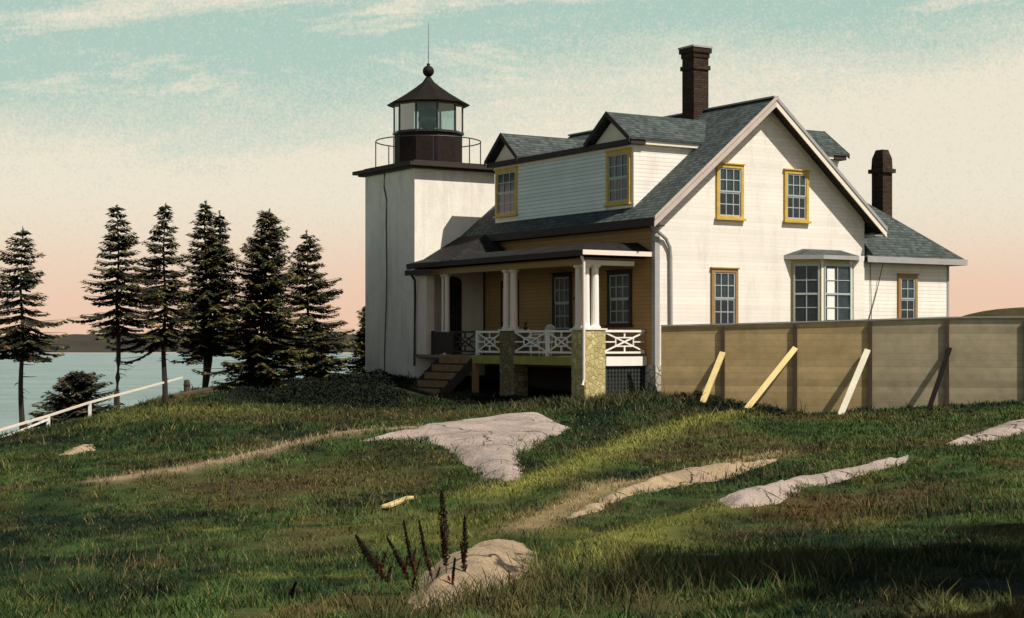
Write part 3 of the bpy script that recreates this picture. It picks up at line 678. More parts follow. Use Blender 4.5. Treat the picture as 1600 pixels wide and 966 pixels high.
def wing():
    u0, u1, v0, v1 = HU1 + .005, 12.86, .3, 8.0; ze = 4.55
    MB().box(u0, u1, v0, v1, -.3, ze).build('wing_wall', M['cream'], H, 'low kitchen wing wall at the right end')
    o = .42; a = [(u0 + .01, v0 - o, ze), (u1 + o + .05, v0 - o, ze), (u1 + o + .05, v1 + o, ze), (u0 + .01, v1 + o, ze)]
    A, B = (10.75, 2.75, 6.92), (10.75, 5.6, 6.92)
    r = MB(); r.add(a + [A, B], [(0, 1, 4), (1, 2, 5, 4), (2, 3, 5), (3, 0, 4, 5), (3, 2, 1, 0)]); rf = r.build('wing_roof', M['shingle'], H, 'hipped grey shingle roof of the wing')
    b = MB(); b.box(u0 + .01, u1 + o + .06, v0 - o - .03, v0 - o, ze - .17, ze + .03); b.box(u1 + o + .05, u1 + o + .08, v0 - o, v1 + o, ze - .17, ze + .03); b.build('wing_fascia', M['greytrim'], H)
    b = MB(); b.box(u0 + .02, u1 + o, v0 - o + .002, v0 - .002, ze - .15, ze - .12); b.build('wing_soffit', M['darktrim'], H)
    c = MB(); x0, x1, y0, y1 = 11.45, 11.90, 2.0, 2.55
    c.box(x0, x1, y0, y1, 5.6, 7.68); c.box(x0 - .09, x1 + .09, y0 - .09, y1 + .09, 7.68, 7.82)
    xc, yc = (x0 + x1) / 2, (y0 + y1) / 2
    for (z0, z1, s0, s1) in ((7.82, 8.2, 1.05, .98), (8.2, 8.5, .98, .62)):
        hx, hy = (x1 - x0) / 2, (y1 - y0) / 2
        c.add([(xc + i * hx * s, yc + j * hy * s, z) for z, s in ((z0, s0), (z1, s1)) for i, j in ((-1, -1), (1, -1), (1, 1), (-1, 1))],
              [(3, 2, 1, 0), (4, 5, 6, 7), (0, 1, 5, 4), (1, 2, 6, 5), (2, 3, 7, 6), (3, 0, 4, 7)])
    c.build('chimney', M['brick'], rf, 'short dark brick chimney with a tapered hood')
    fr = WF((0, v0, 0), (1, 0, 0), (0, -1, 0))
    window(H, fr, 10.43, 11.33, 2.4, 4.02, M['browntrim'], cols=2, cw=.12, label='narrow wing window above the fence')
    b = MB(); b.box(u1 - .06, u1 + .03, v0 - .03, v0 - .001, -.2, ze - .15); b.build('corner_board', M['greytrim'], H)
    MB().tube([(9.15, v0 - .04, 4.4), (9.2, v0 - .05, 2.0)], .012, 5).build('wire', M['iron'], H)
    MB().tube([(9.50, v0 - .3, 4.42), (9.56, v0 - .12, 4.1), (9.45, v0 - .05, 3.5), (9.2, v0 - .04, 2.8), (9.05, v0 - .04, 2.45)], .014, 5).build('wire', M['iron'], H)
wing()
def porch():
    U0 = -2.28; V0 = .4
    # floor and its edge boards
    MB().box(U0 + .06, -.036, V0 + .05, 11.0, 1.20, 1.30).box(-.03, .61, 10.04, 11.0, 1.20, 1.30).build('porch_floor', M['deck'], H)
    MB().box(U0 + .015, U0 + .06, 1.15, 7.2, 1.03, 1.29).build('floor_edge', M['moss'], H)
    MB().box(-1.56, -.04, V0, V0 + .05, 1.02, 1.30).build('floor_edge', M['white'], H)
    MB().box(-1.5, -.06, V0 + .30, V0 + .33, -.4, 1.015).build('shade_backing', M['iron'], H)  # black sheet added to stand for the dark behind the lattice
    lt = MB(); lt.box(-1.55, -.06, V0 + .06, V0 + .10, .95, 1.018)
    for k in range(13): lt.box(-1.53 + k * .12, -1.47 + k * .12, V0 + .07, V0 + .085, -.4, .96)
    for k in range(11): lt.box(-1.55, -.06, V0 + .083, V0 + .098, -.35 + k * .12, -.30 + k * .12)
    lt.build('lattice', M['lattice'], H)
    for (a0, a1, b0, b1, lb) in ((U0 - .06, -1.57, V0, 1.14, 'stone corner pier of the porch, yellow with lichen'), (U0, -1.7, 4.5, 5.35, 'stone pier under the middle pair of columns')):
        p = MB(); p.box(a0, a1, b0, b1, -.7, 2.10); p.build('pier', M['stone' if b0 < 1 else 'stone_shaded'], H, lb, bevel=.03)
        MB().box(a0 - .03, a1 + .03, b0 - .03, b1 + .03, 2.10, 2.15).build('pier_cap', M['pink'], H)
    for v in (6.95, 9.3): MB().box(U0 + .02, U0 + .2, v, v + .18, -.6, 1.2).build('floor_post', M['browntrim'], H)
    def column(u, v, z0=2.15, z1=4.05, r=.125, mat='pink'):
        c = MB(); c.lathe((u, v), [(r + .05, z0), (r + .05, z0 + .05), (r + .01, z0 + .08), (r, z0 + .12), (r * .88, z1 - .14), (r * .9, z1 - .1), (r + .03, z1 - .06), (r + .05, z1 - .04), (r + .05, z1)], 14)
        c.build('column', M[mat], H)
    column(-2.16, .62, mat='white'); column(-1.82, .62, mat='white'); column(-2.16, .98)
    column(-2.12, 4.72); column(-2.12, 5.14)
    column(-2.12, 9.0, 1.3, 4.05, .09); column(-2.12, 9.28, 1.3, 4.05, .06); MB().box(-2.27, -1.95, 10.2, 11.02, 1.3, 4.05).build('pilaster', M['pink'], H)
    # beams under the roof
    b = MB(); b.box(-2.28, -1.98, .48, 11.0, 4.05, 4.22); b.build('beam', M['browntrim'], H)
    b = MB(); b.box(-1.98, -.5, .48, .74, 4.05, 4.19); b.box(-2.29, -.48, .45, .479, 4.05, 4.19); b.build('beam', M['trim'], H)
    MB().box(-2.2, -.04, .5, 11.0, 4.23, 4.27).build('ceiling', M['browntrim'], H)
    # low hipped porch roof
    u0, v0 = -2.62, .12
    r = MB(); z = 4.46; zt = 4.80
    r.add([(u0, v0, z), (-.0, v0, z), (-.0, .9, zt), (u0 + 1.0, 1.2, zt - .06), (u0, 11.0, z), (0, 11.0, zt), (u0 + 1.0, 11.0, zt - .06)],
          [(0, 1, 2, 3), (0, 3, 6, 4), (3, 2, 5, 6)])
    pr = r.build('porch_roof', M['shingle_dark'], H)
    b = MB(); b.box(u0 - .01, u0 + .03, v0, 11.0, z - .16, z + .012); b.build('porch_fascia', M['darktrim'], H)
    b = MB(); b.box(u0 - .01, -.0, v0 - .04, v0, z - .13, z + .012); b.build('porch_fascia', M['pink'], H)
    MB().box(u0 + .03, -.04, v0, 11.0, z - .14, z - .11).build('porch_soffit', M['darktrim'], H)
    # roof carried down over the far end of the porch
    EL = -.456
    r = MB()
    A = (EL - .02, 9.2, rz(EL) + .01); B = (EL - .02, HV1 - .02, rz(EL) + .01); C_ = (-2.66, HV1 - .02, 4.24); D_ = (-2.65, 7.9, 4.475); E_ = (-.1, 8.3, 4.84)
    r.add([A, B, C_, D_, E_], [(0, 3, 2, 1), (0, 4, 3)])
    r.build('lower_roof', M['shingle_dark'], H)
    MB().box(-2.68, -2.64, 9.2, HV1, 4.06, 4.24).build('porch_fascia', M['darktrim'], H)
    # railings: diagonal cross through a small rectangle
    def rail(p0, p1, mat, z0=1.42, z1=2.07, crosses=1, name='railing', label=None):
        m = MB(); p0 = Vector((*p0, 0)); p1 = Vector((*p1, 0)); d = p1 - p0; nn = Vector((d.y, -d.x, 0)).normalized()
        def bm(a0, h0, a1, h1, w, dep): m.beam(p0 + d * a0 + Vector((0, 0, h0)) + nn * 0, p0 + d * a1 + Vector((0, 0, h1)), dep, w, up=Vector((0, 0, 1)) if abs(a1 - a0) > 1e-6 else nn.cross(Vector((0, 0, 1))))
        bm(0, z1, 1, z1, .07, .10); bm(0, z0, 1, z0, .06, .07)
        for c in range(crosses):
            a, b2 = c / crosses, (c + 1) / crosses; w = b2 - a; za, zb = z0 + .03, z1 - .035; hh = zb - za
            bm(a, za, b2, zb, .045, .035); bm(a, zb, b2, za, .045, .028)
            q = .28
            bm(a + w * q, za + hh * (1 - q), b2 - w * q, za + hh * (1 - q), .04, .032); bm(a + w * q, za + hh * q, b2 - w * q, za + hh * q, .04, .032)
            for e in (a + w * q, b2 - w * q): bm(e, za + hh * q, e, za + hh * (1 - q), .036, .036)
            bm(a + w * .5, za, a + w * .5, za + hh * q, .05, .038); bm(a + w * .5, za + hh * (1 - q), a + w * .5, zb, .05, .038)
            bm(a, za + hh * .5, a + w * q, za + hh * .5, .038, .042); bm(b2 - w * q, za + hh * .5, b2, za + hh * .5, .038, .042)
            if c: bm(a, z0 + .03, a, z1 - .035, .07, .055)
        return m.build(name, M[mat], H, label)
    uo = U0 + .08
    rail((-1.57, V0 + .1), (-.07, V0 + .1), 'white', label='sunlit white end railing')
    rail((uo, 1.15), (uo, 2.58), 'white'); rail((uo, 2.70), (uo, 4.49), 'white'); rail((uo, 5.36), (uo, 6.78), 'white')
    for v in (2.64, 6.84): MB().box(uo - .05, uo + .05, v - .05, v + .05, 1.3, 2.12).build('newel_post', M['white'], H)
    rail((uo, 6.90), (uo, 8.42), 'darktrim', label='dark gate at the head of the steps')
    bd = MB(); bd.box(uo - .03, uo + .03, 8.46, 9.85, 1.32, 2.08); bd.box(uo - .05, uo + .05, 8.42, 8.5, 1.3, 2.12); bd.box(uo - .05, uo + .05, 9.8, 9.9, 1.3, 2.12); bd.build('panel_railing', M['darktrim'], H)
    # far end railing against the tower, seen pale through the gate
    # steps
    n = 6; st = MB(); rs = MB(); z_top = 1.28; rise = .262; run = .285; va, vb = 7.15, 9.3
    for k in range(n):
        z = z_top - rise * (k + 1); ua = U0 - run * k; ub = ua - run
        rs.box(ua - .02, ua + .0, va + .04, vb - .04, z - .0, z + rise - .045)      # riser
        st.box(ub - .03, ua + .0, va, vb, z - .045, z)
    st.build('step_treads', M['darktrim'], H); rs.build('step_risers', M['step'], H)
    for v in (va - .07, vb + .005):
        s = MB(); s.prism([(U0, v, 1.2), (U0 - run * n, v, 1.2 - rise * n), (U0 - run * n, v, 1.2 - rise * n - .35), (U0, v, .8)], (0, .06, 0)); s.build('stringer', M['darktrim'], H)
porch()
def pipes():
    MB().tube([(-.42, -.28, 5.28), (-.2, -.22, 5.15), (.30, -.10, 4.88), (.46, -.09, 4.62), (.50, -.08, 4.3), (.52, -.08, .9)], .055, 8).build('downspout', M['greytrim'], H)
    MB().tube([(-2.55, .28, 4.3), (-2.47, .27, 4.1), (-2.47, .27, .62), (-2.56, .2, .45)], .045, 8).build('downspout', M['pink'], H)
    MB().tube([(-2.6, 10.7, 4.1), (-2.42, 10.75, 3.9), (-2.36, 10.85, 3.4), (-2.36, 10.9, .9)], .045, 8).build('downspout', M['iron'], H)
pipes()

# ------------------------------------------------------------------ things on the porch
def porch_chair():
    c = thing('porch_armchair', 'white curled armchair standing behind the porch railing right of the middle columns', 'chair', (-1.6, 3.9, 1.3), True)
    u, v, z = -1.6, 3.9, 1.3
    MB().box(u - .25, u + .25, v - .26, v + .26, z + .40, z + .45).build('seat', M['white'], c)
    for a, b in ((-.23, -.23), (.23, -.23), (-.23, .23), (.23, .23)): MB().tube([(u + a, v + b, z), (u + a, v + b, z + .40)], .022, 6).build('leg', M['white'], c)
    b = MB()
    for k in range(9):
        t = -1 + k / 4; b.tube([(u + .24, v + .24 * t, z + .45), (u + .33, v + .27 * t, z + .98 - .10 * t * t)], .012, 5)
    b.tube([(u + .33, v + .27 * t / 4, z + .98 - .10 * (t / 4) ** 2) for t in range(-4, 5)], .025, 6); b.build('backrest', M['white'], c)
    for s in (-1, 1):
        a = MB(); a.tube([(u + .27, v + s * .26, z + .68), (u, v + s * .30, z + .68), (u - .24, v + s * .30, z + .66), (u - .33, v + s * .30, z + .58), (u - .28, v + s * .30, z + .50), (u - .20, v + s * .28, z + .54)], .03, 7); a.build('armrest', M['white'], c)
porch_chair()
def porch_lamp():
    u, v = -1.1, 2.6
    c = thing('hanging_lamp', 'small dark lantern hanging from the porch ceiling between the columns', 'lamp', (u, v, 2.9), True)
    MB().tube([(u, v, 4.23), (u, v, 3.2)], .010, 5).build('chain', M['iron'], c)
    MB().lathe((u, v), [(.03, 3.22), (.17, 3.1), (.17, 3.07), (.04, 3.05)], 10).build('lamp_shade', M['iron'], c)
    MB().lathe((u, v), [(.05, 3.05), (.09, 3.0), (.09, 2.93), (.04, 2.88)], 10).build('bowl', M['glass_dk'], c)
porch_lamp()
def rail_pot():
    u, v = -2.2, 3.9
    c = thing('flower_pot', 'little dark pot with a sprig standing on the porch top rail', 'flower pot', (u, v, 2.11), True)
    MB().lathe((u, v), [(.05, 2.11), (.075, 2.22), (.08, 2.23)], 10).build('pot', M['darktrim'], c)
    m = MB()
    for k in range(7): a = k * .9; m.tube([(u, v, 2.22), (u + .05 * math.cos(a), v + .1 * math.sin(a), 2.32 + .02 * k)], [.012, .004], 4)
    m.build('foliage', M['seed'], c)
rail_pot()

# ------------------------------------------------------------------ board fence
def gz(X, Y): return float(height(np.array([X]), np.array([Y]))[0])
def fence():
    ax, ay = 4.457, 49.3; bx, by = 13.70, 46.1
    def pt(t): return Vector((ax + (bx - ax) * t, ay + (by - ay) * t, 0))
    def t_at(x):      # where the photo's column x crosses the fence line
        k = (x - PX) / F; return (k * ay - ax) / ((bx - ax) - k * (by - ay))
    xs = [1033, 1130, 1243, 1360, 1480]; ts = [t_at(x) for x in xs]; dt = ts[4] - ts[3]; ts += [ts[4] + dt, ts[4] + 2 * dt]
    tops = [2.21, 2.25, 2.30, 2.36, 2.42, 2.42, 2.44]
    f = thing('board_fence', 'tall fence of wide weathered boards braced by slanting timbers in front of the gable wall', 'fence', (ax, ay, 0))
    nn = Vector((-(by - ay), (bx - ax), 0)).normalized() * -1     # towards the camera
    for k in range(len(ts) - 1):
        a, b = pt(ts[k]), pt(ts[k + 1]); b0 = min(gz(a.x, a.y), gz(b.x, b.y)) - .4
        m = MB(); m.prism([a + Vector((0, 0, b0)), b + Vector((0, 0, b0)), b + Vector((0, 0, tops[k + 1])), a + Vector((0, 0, tops[k]))], -nn * .04); m.build('board_panel', M['fence' if k < 3 else 'fence2'], f, 'brown boards' if k < 3 else 'greyer boards')
    for k in range(1, len(ts)):
        p = pt(ts[k]) + nn * .035; m = MB(); m.beam(p + Vector((0, 0, gz(p.x, p.y) - .4)), p + Vector((0, 0, tops[k] - .05)), .11, .07, up=nn); m.build('post', M['post'], f)
    a, b = pt(ts[0]), pt(ts[-1]); m = MB(); m.beam(a + Vector((0, 0, tops[0] + .02)), b + Vector((0, 0, tops[-1] + .02)), .10, .035); 
    for k in range(len(ts) - 1):
        q = MB(); q.beam(pt(ts[k]) + Vector((0, 0, tops[k] + .02)), pt(ts[k + 1]) + Vector((0, 0, tops[k + 1] + .02)), .10, .035); q.build('top_rail', M['greytrim'], f)
    for k, (x0, y0, x1, y1, mat, w) in enumerate(((1130, 552, 1095, 645, 'brace', .17), (1243, 545, 1160, 658, 'brace', .16), (1356, 548, 1312, 646, 'brace_pale', .17), (1484, 545, 1450, 638, 'brace_dark', .13))):
        p = pt(t_at(x0)) + nn * .1; p.z = EYE - (y0 - HY) / F * p.y
        D = p.y - (1.3 if k != 1 else 1.9); g = Vector(((x1 - PX) / F * D, D, 0)); g.z = gz(g.x, g.y) - .05
        m = MB(); d = (p - g).normalized(); m.beam(g - d * .1, p + d * .02, w, .07, up=nn); m.build('brace', M[mat], f)
    return f
fence()
# ------------------------------------------------------------------ white rail at the shore, posts
def rail_fence():
    P = [(-40, 684, 41), (75, 650, 44.5), (140, 629, 48.5), (285, 590, 55.5)]
    w = [Vector(pz(*p)) for p in P]
    f = thing('rail_fence', 'low white handrail on thin posts running down the slope at the left', 'fence', (w[1].x, w[1].y, gz(w[1].x, w[1].y)))
    for a, b in zip(w[:-1], w[1:]):
        MB().beam(a, b, .045, .06).build('rail', M['trim'], f)
    MB().beam(w[0] + Vector((0, 0, -.28)), w[1] + Vector((0, 0, -.1)), .035, .045).build('rail', M['white'], f)
    for q in w[:3]:
        MB().beam(Vector((q.x, q.y + .03, gz(q.x, q.y) - .3)), Vector((q.x, q.y + .03, q.z - .03)), .09, .08).build('post', M['white'], f)
    p = Vector(pz(292, 614, 56)); z = gz(p.x, p.y)
    s = thing('mooring_post', 'short dark wooden post at the end of the white rail', 'post', (p.x, p.y, z))
    b = MB(); b.lathe((p.x, p.y), [(.11, z - .3), (.105, z + .42), (.09, z + .5), (.03, z + .52)], 9); b.build('shaft', M['post'], s)
    b = MB(); b.lathe((p.x, p.y), [(.12, z + .3), (.12, z + .35)], 9); b.build('band', M['iron'], s)
    a, c = Vector(pz(268, 620, 55.2)), Vector(pz(338, 613, 56.2)); a.z = gz(a.x, a.y) + .06; c.z = gz(c.x, c.y) + .08
    o = MB().beam(a, c, .3, .18).build('timber_beam', M['post'], None, None, bevel=.02); setp(o, 'dark squared timber lying on the grass at the foot of the dark post', 'timber')
rail_fence()

# ------------------------------------------------------------------ rocks
def in_poly(X, Y, P):
    ins = np.zeros(X.shape, bool); n = len(P)
    for i in range(n):
        x0, y0 = P[i]; x1, y1 = P[(i + 1) % n]
        c = ((y0 > Y) != (y1 > Y)) & (X < (x1 - x0) * (Y - y0) / (y1 - y0 + 1e-12) + x0); ins ^= c
    return ins
ROCKS = []
def rock(name, label, pix, h, wdt, mat, cat='rock', seed=1, rough=.035):
    P = hit_line(pix); ROCKS.append((P, h))
    A = np.array(P); x0, y0 = A.min(0) - .4; x1, y1 = A.max(0) + .4
    area = (x1 - x0) * (y1 - y0); st = max(.05, math.sqrt(area / 26000))
    xs = np.arange(x0, x1, st); ys = np.arange(y0, y1, st); XX, YY = np.meshgrid(xs, ys)
    ww = .35 * fbm(XX / .9, YY / .9, seed + 3); ins = in_poly(XX, YY, P); d = seg_dist(XX, YY, P + [P[0]]); sd = np.where(ins, d, -d) + ww * min(1, wdt)
    Z = height(XX, YY)
    up = h * (1 - np.exp(-np.maximum(sd, 0) / wdt)) + rough * fbm(XX / .6, YY / .9, seed) * 2 + rough * .5 * np.abs(fbm(XX / .2, YY / .25, seed + 2)) + .25 * rough * fbm(XX / 2.2, YY / 2.2, seed + 9) * 3
    up = up + .045 * np.floor(2.6 * fbm(XX / 1.3 + YY / 4, YY / 5.0, seed + 40, 4) + 1)
    ZZ = np.where(sd > 0, Z + np.minimum(up, up * np.minimum(1, sd / .25) + 0), Z + sd * .9 - .01)
    keep = sd > -.28; i = np.arange(XX.size).reshape(XX.shape)
    kc = keep[:-1, :-1] & keep[1:, :-1] & keep[:-1, 1:] & keep[1:, 1:]
    Fq = np.stack([i[:-1, :-1][kc], i[:-1, 1:][kc], i[1:, 1:][kc], i[1:, :-1][kc]], 1)
    og = np.array([A[:, 0].mean(), A[:, 1].mean(), 0]); V = np.stack([XX.ravel(), YY.ravel(), ZZ.ravel()], 1) - og
    used = np.unique(Fq); remap = -np.ones(len(V), int); remap[used] = np.arange(len(used))
    o = np_mesh(name, V[used], remap[Fq], mat, smooth=True); o.location = og; setp(o, label, cat)
rock('rock_ledge', 'broad pale pinkish granite ledge bare in the grass below the porch', [(556, 690), (598, 681), (640, 676), (700, 664), (770, 654), (850, 651), (895, 670), (866, 684), (835, 700), (812, 712), (818, 735), (812, 752), (780, 754), (740, 740), (715, 715), (690, 697), (650, 689), (610, 688)], .16, .5, M['granite'], seed=3)
rock('rock_ledge', 'long thin ochre granite ledge curving below the middle of the fence', [(880, 812), (915, 792), (960, 768), (1050, 742), (1140, 728), (1222, 714), (1190, 732), (1120, 752), (1040, 764), (980, 778), (930, 800)], .14, .35, M['granite_warm'], seed=7)
rock('rock_ledge', 'long pale pinkish ledge with a ragged left end beside the rust coloured grass', [(1108, 788), (1170, 772), (1230, 752), (1330, 732), (1418, 712), (1415, 726), (1330, 748), (1260, 762), (1190, 792), (1140, 796)], .16, .35, M['granite'], seed=11)
rock('rock_ledge', 'pale ledge sloping up at the right edge below the fence', [(1470, 696), (1520, 680), (1570, 662), (1640, 645), (1640, 670), (1560, 688), (1500, 698)], .14, .4, M['granite'], seed=15)
rock('boulder', 'rounded ochre boulder behind the dark seed stalks in the foreground', [(630, 940), (660, 895), (710, 868), (770, 852), (820, 850), (852, 866), (835, 890), (805, 915), (760, 935), (700, 948), (640, 955)], .25, .42, M['granite_warm'], seed=19, rough=.03)
rock('rock', 'small flat yellowish stone alone on the left slope', [(88, 712), (110, 700), (148, 694), (152, 704), (125, 711)], .12, .25, M['granite_warm'], seed=23)
def plank():
    a, b = ground_hit(602, 799), ground_hit(641, 784); z0, z1 = gz(*a) + .06, gz(*b) + .06
    o = MB().beam((*a, z0), (*b, z1), .12, .05).build('plank', M['brace'], None, None, bevel=.01); setp(o, 'short weathered yellow plank lying in the grass left of the seed stalks', 'plank')
plank()
# ------------------------------------------------------------------ spruces
def spruce(name, label, X, Y, zb, top, cb, Rm, seed, lean=0, group='spruces on the shore', dens=1.0, second=None, prof=.85, trunk_r=.11, tint=1.0, cat='spruce tree', droop=.28, gap=.23):
    """zb ground height, top tip height, cb lowest branch height, Rm crown radius"""
    rg = random.Random(seed); t = thing(name, label, cat, (X, Y, zb), group=group)
    stems = [(0, 0, top, 1.0)]
    if second: stems.append(second)
    tb = MB(); LV, LT = [], []; bias = rg.random() * 6.28; wob = rg.uniform(2.2, 4.0)
    for (ox, oy, tp, sc) in stems:
        def axis(z):
            f = (z - zb) / (tp - zb); return Vector((X + lean * f + ox * min(1, f * 1.6) + .03 * math.sin(z * 2 + seed), Y + oy * min(1, f * 1.6), z))
        zs = [zb - .4 + (tp - zb + .4) * k / 14 for k in range(15)]
        tb.tube([axis(z) for z in zs], [max(.012, trunk_r * sc * (1 - .93 * k / 14)) for k in range(15)], 7)
        for k in range(int(max(0, cb - zb - .7) / .16) if sc == 1.0 else 0):      # dead snags below the crown
            zz = cb - .1 - rg.random() * (cb - zb) * .55; a = rg.random() * 6.28; l_ = rg.uniform(.15, .55); p = axis(zz)
            tb.tube([p, p + Vector((math.cos(a) * l_ * .6, math.sin(a) * l_ * .6, -.02)), p + Vector((math.cos(a + .2) * l_, math.sin(a + .2) * l_, rg.uniform(-.16, .02)))], [.016, .010, .003], 4, False)
        z = cb
        while z < tp - .08:
            f = (z - cb) / (tp - cb)                          # 0 at the lowest whorl, 1 at the tip
            pr = min(1.0, .66 + f * 2.0) * (1 - f) ** prof * 1.12
            nb = max(4, int(round((6.5 - 2 * f) * dens)))
            a0 = rg.random() * 6.28
            for b in range(nb):
                a = a0 + 6.283 * b / nb + rg.uniform(-.45, .45); L = Rm * sc * pr * rg.uniform(.55, 1.22) * (1 + .22 * math.sin(a - bias) + .16 * math.sin(z * wob + bias * 2 + a)) + .06
                if rg.random() < .09: continue
                if rg.random() < .07: L *= .5
                d = Vector((math.cos(a), math.sin(a), 0)); p0 = axis(z + rg.uniform(-.05, .05)); n = 9
                rise = .45 * f * L; pts = []
                dr = droop * (1 - .8 * f) * rg.uniform(.6, 1.5)
                for k in range(n + 1):
                    q = k / n; pts.append(p0 + d * (L * q) + Vector((0, 0, rise * q - dr * L * (1.6 * q - .85 * q * q * q) * 1.0)))
                tb.tube([pts[0], pts[4], pts[-1]], [.022 * (1 - f) + .007, .012, .003], 4, False)
                side = Vector((-d.y, d.x, 0))
                m = max(5, int(L / .055))
                for k in range(m):
                    q = .12 + .9 * k / m
                    if q > 1: q = 1
                    i = min(n - 1, int(q * n)); c = pts[i].lerp(pts[i + 1], q * n - i)
                    for s in (-1, 1):
                        tl = (.10 + .26 * L * (1 - q) + .05) * rg.uniform(.5, 1.2)
                        tl = min(tl, .42)
                        tw = (d * .75 + side * s * 1.0 + Vector((0, 0, -.32 - .2 * rg.random()))).normalized()
                        nn = max(1, int(tl / .10))
                        for j in range(nn):
                            w0 = c + tw * (tl * j / nn); w1 = c + tw * (tl * (j + 1.35) / nn) + Vector((0, 0, rg.uniform(-.03, .02)))
                            ax = (w1 - w0); pe = ax.cross(Vector((rg.uniform(-.4, .4), rg.uniform(-.4, .4), 1))).normalized() * rg.uniform(.026, .052)
                            dn = Vector((0, 0, -rg.uniform(.015, .05)))
                            LV.append((w0, (w0 + w1) / 2 + pe + dn, w1, (w0 + w1) / 2 - pe + dn))
                            g = rg.random(); lit_tip = (q > .72) and rg.random() < .5
                            if lit_tip: cc = (.125 * tint, .105 * tint, .030)  # yellower outer sprays paint sunlit branch tips
                            elif g < .12: cc = (.085 * tint, .035, .015)
                            else: k_ = .6 + .8 * rg.random(); cc = (.014 * k_ * tint, .021 * k_ * tint, .010 * k_)
                            LT.append(cc)
            z += gap * rg.uniform(.7, 1.3) * (1.0 - .35 * f)
        # leader
        for k in range(26):
            zz = tp - .42 * rg.random(); a = rg.random() * 6.28; p = axis(min(zz, tp)); e = p + Vector((math.cos(a) * .07, math.sin(a) * .07, .05)); LV.append((p, p + Vector((.012, 0, .03)), e, p + Vector((0, .012, -.01)))); LT.append((.03, .04, .018))
    tb.build('trunk', M['bark'], t)
    V = np.array([[list(v) for v in q] for q in LV]).reshape(-1, 3) - np.array([X, Y, zb]); n = len(LV)
    np_mesh('crown', V, np.arange(4 * n).reshape(n, 4), M['needles'], t, np.repeat(np.array(LT), 4, 0))
    return t
def sp(x, ybase, D, ytop, ycrown, half, **k):
    p = pz(x, ybase, D); g = min(gz(p[0], p[1]), p[2] + .6)
    return dict(X=p[0], Y=p[1], zb=g, top=EYE - (ytop - HY) / F * D, cb=EYE - (ycrown - HY) / F * D, Rm=half * 1.05 / F * D, **k)
spruce('spruce_tree', 'leftmost spruce, standing apart from the others at the edge of the view', **sp(34, 660, 50, 355, 548, 76, seed=4, trunk_r=.10, dens=1.1, droop=.34))
spruce('spruce_tree', 'spruce with a long bare trunk rising behind the white rail, second from the left', **sp(184, 640, 52, 320, 515, 66, seed=5, trunk_r=.105, dens=1.05, droop=.30))
spruce('spruce_tree', 'spruce with forked bare lower limbs between two long-trunked ones', **sp(257, 628, 54, 318, 535, 62, seed=8, trunk_r=.105, dens=1.0, droop=.30))
spruce('spruce_tree', 'spruce with a double tip in the middle of the group', **sp(321, 610, 58, 314, 545, 62, seed=12, trunk_r=.12, dens=1.3, gap=.21, second=(.5, .1, pz(0, 330, 58)[2], .85)))
spruce('spruce_tree', 'densest spruce, its dark skirt reaching the ground', **sp(402, 606, 58, 326, 600, 78, lean=.45, seed=17, trunk_r=.13, dens=1.75, prof=.72, gap=.2))
spruce('spruce_tree', 'slender spruce nearest the white tower', **sp(484, 596, 60, 360, 575, 66, seed=23, trunk_r=.09, dens=1.4, lean=-.12, prof=.8))
spruce('spruce_sapling', 'thin young spruce beside the one nearest the tower', **sp(506, 594, 59, 520, 582, 28, seed=29, trunk_r=.03, dens=.8, group=None, cat='spruce sapling'))
spruce('spruce_bush', 'low broad dark spruce bush behind the white rail', **sp(118, 664, 50.5, 580, 655, 72, seed=31, trunk_r=.07, dens=2.0, prof=.75, group=None, cat='bush', gap=.14, tint=.7))
spruce('spruce_bush', 'green bush half hidden behind the left side of the tower', **sp(578, 588, 67, 478, 584, 40, seed=37, trunk_r=.05, dens=1.6, prof=.5, group=None, cat='bush', tint=1.4, gap=.16))
# a spruce outside the frame on the right that shades the near corner of the meadow
spruce('spruce_tree', 'spruce standing right of the view whose shade falls on the near meadow', X=10.6, Y=7.0, zb=gz(10.6, 7.0), top=14.5, cb=6.5, Rm=3.0, seed=41, dens=1.9, prof=.6, gap=.36, trunk_r=.2, group=None)
spruce('spruce_tree', 'smaller spruce outside the view at the right', X=12.8, Y=9.6, zb=gz(12.8, 9.6), top=13.0, cb=5.5, Rm=2.8, seed=43, dens=1.8, prof=.6, gap=.36, trunk_r=.18, group=None)

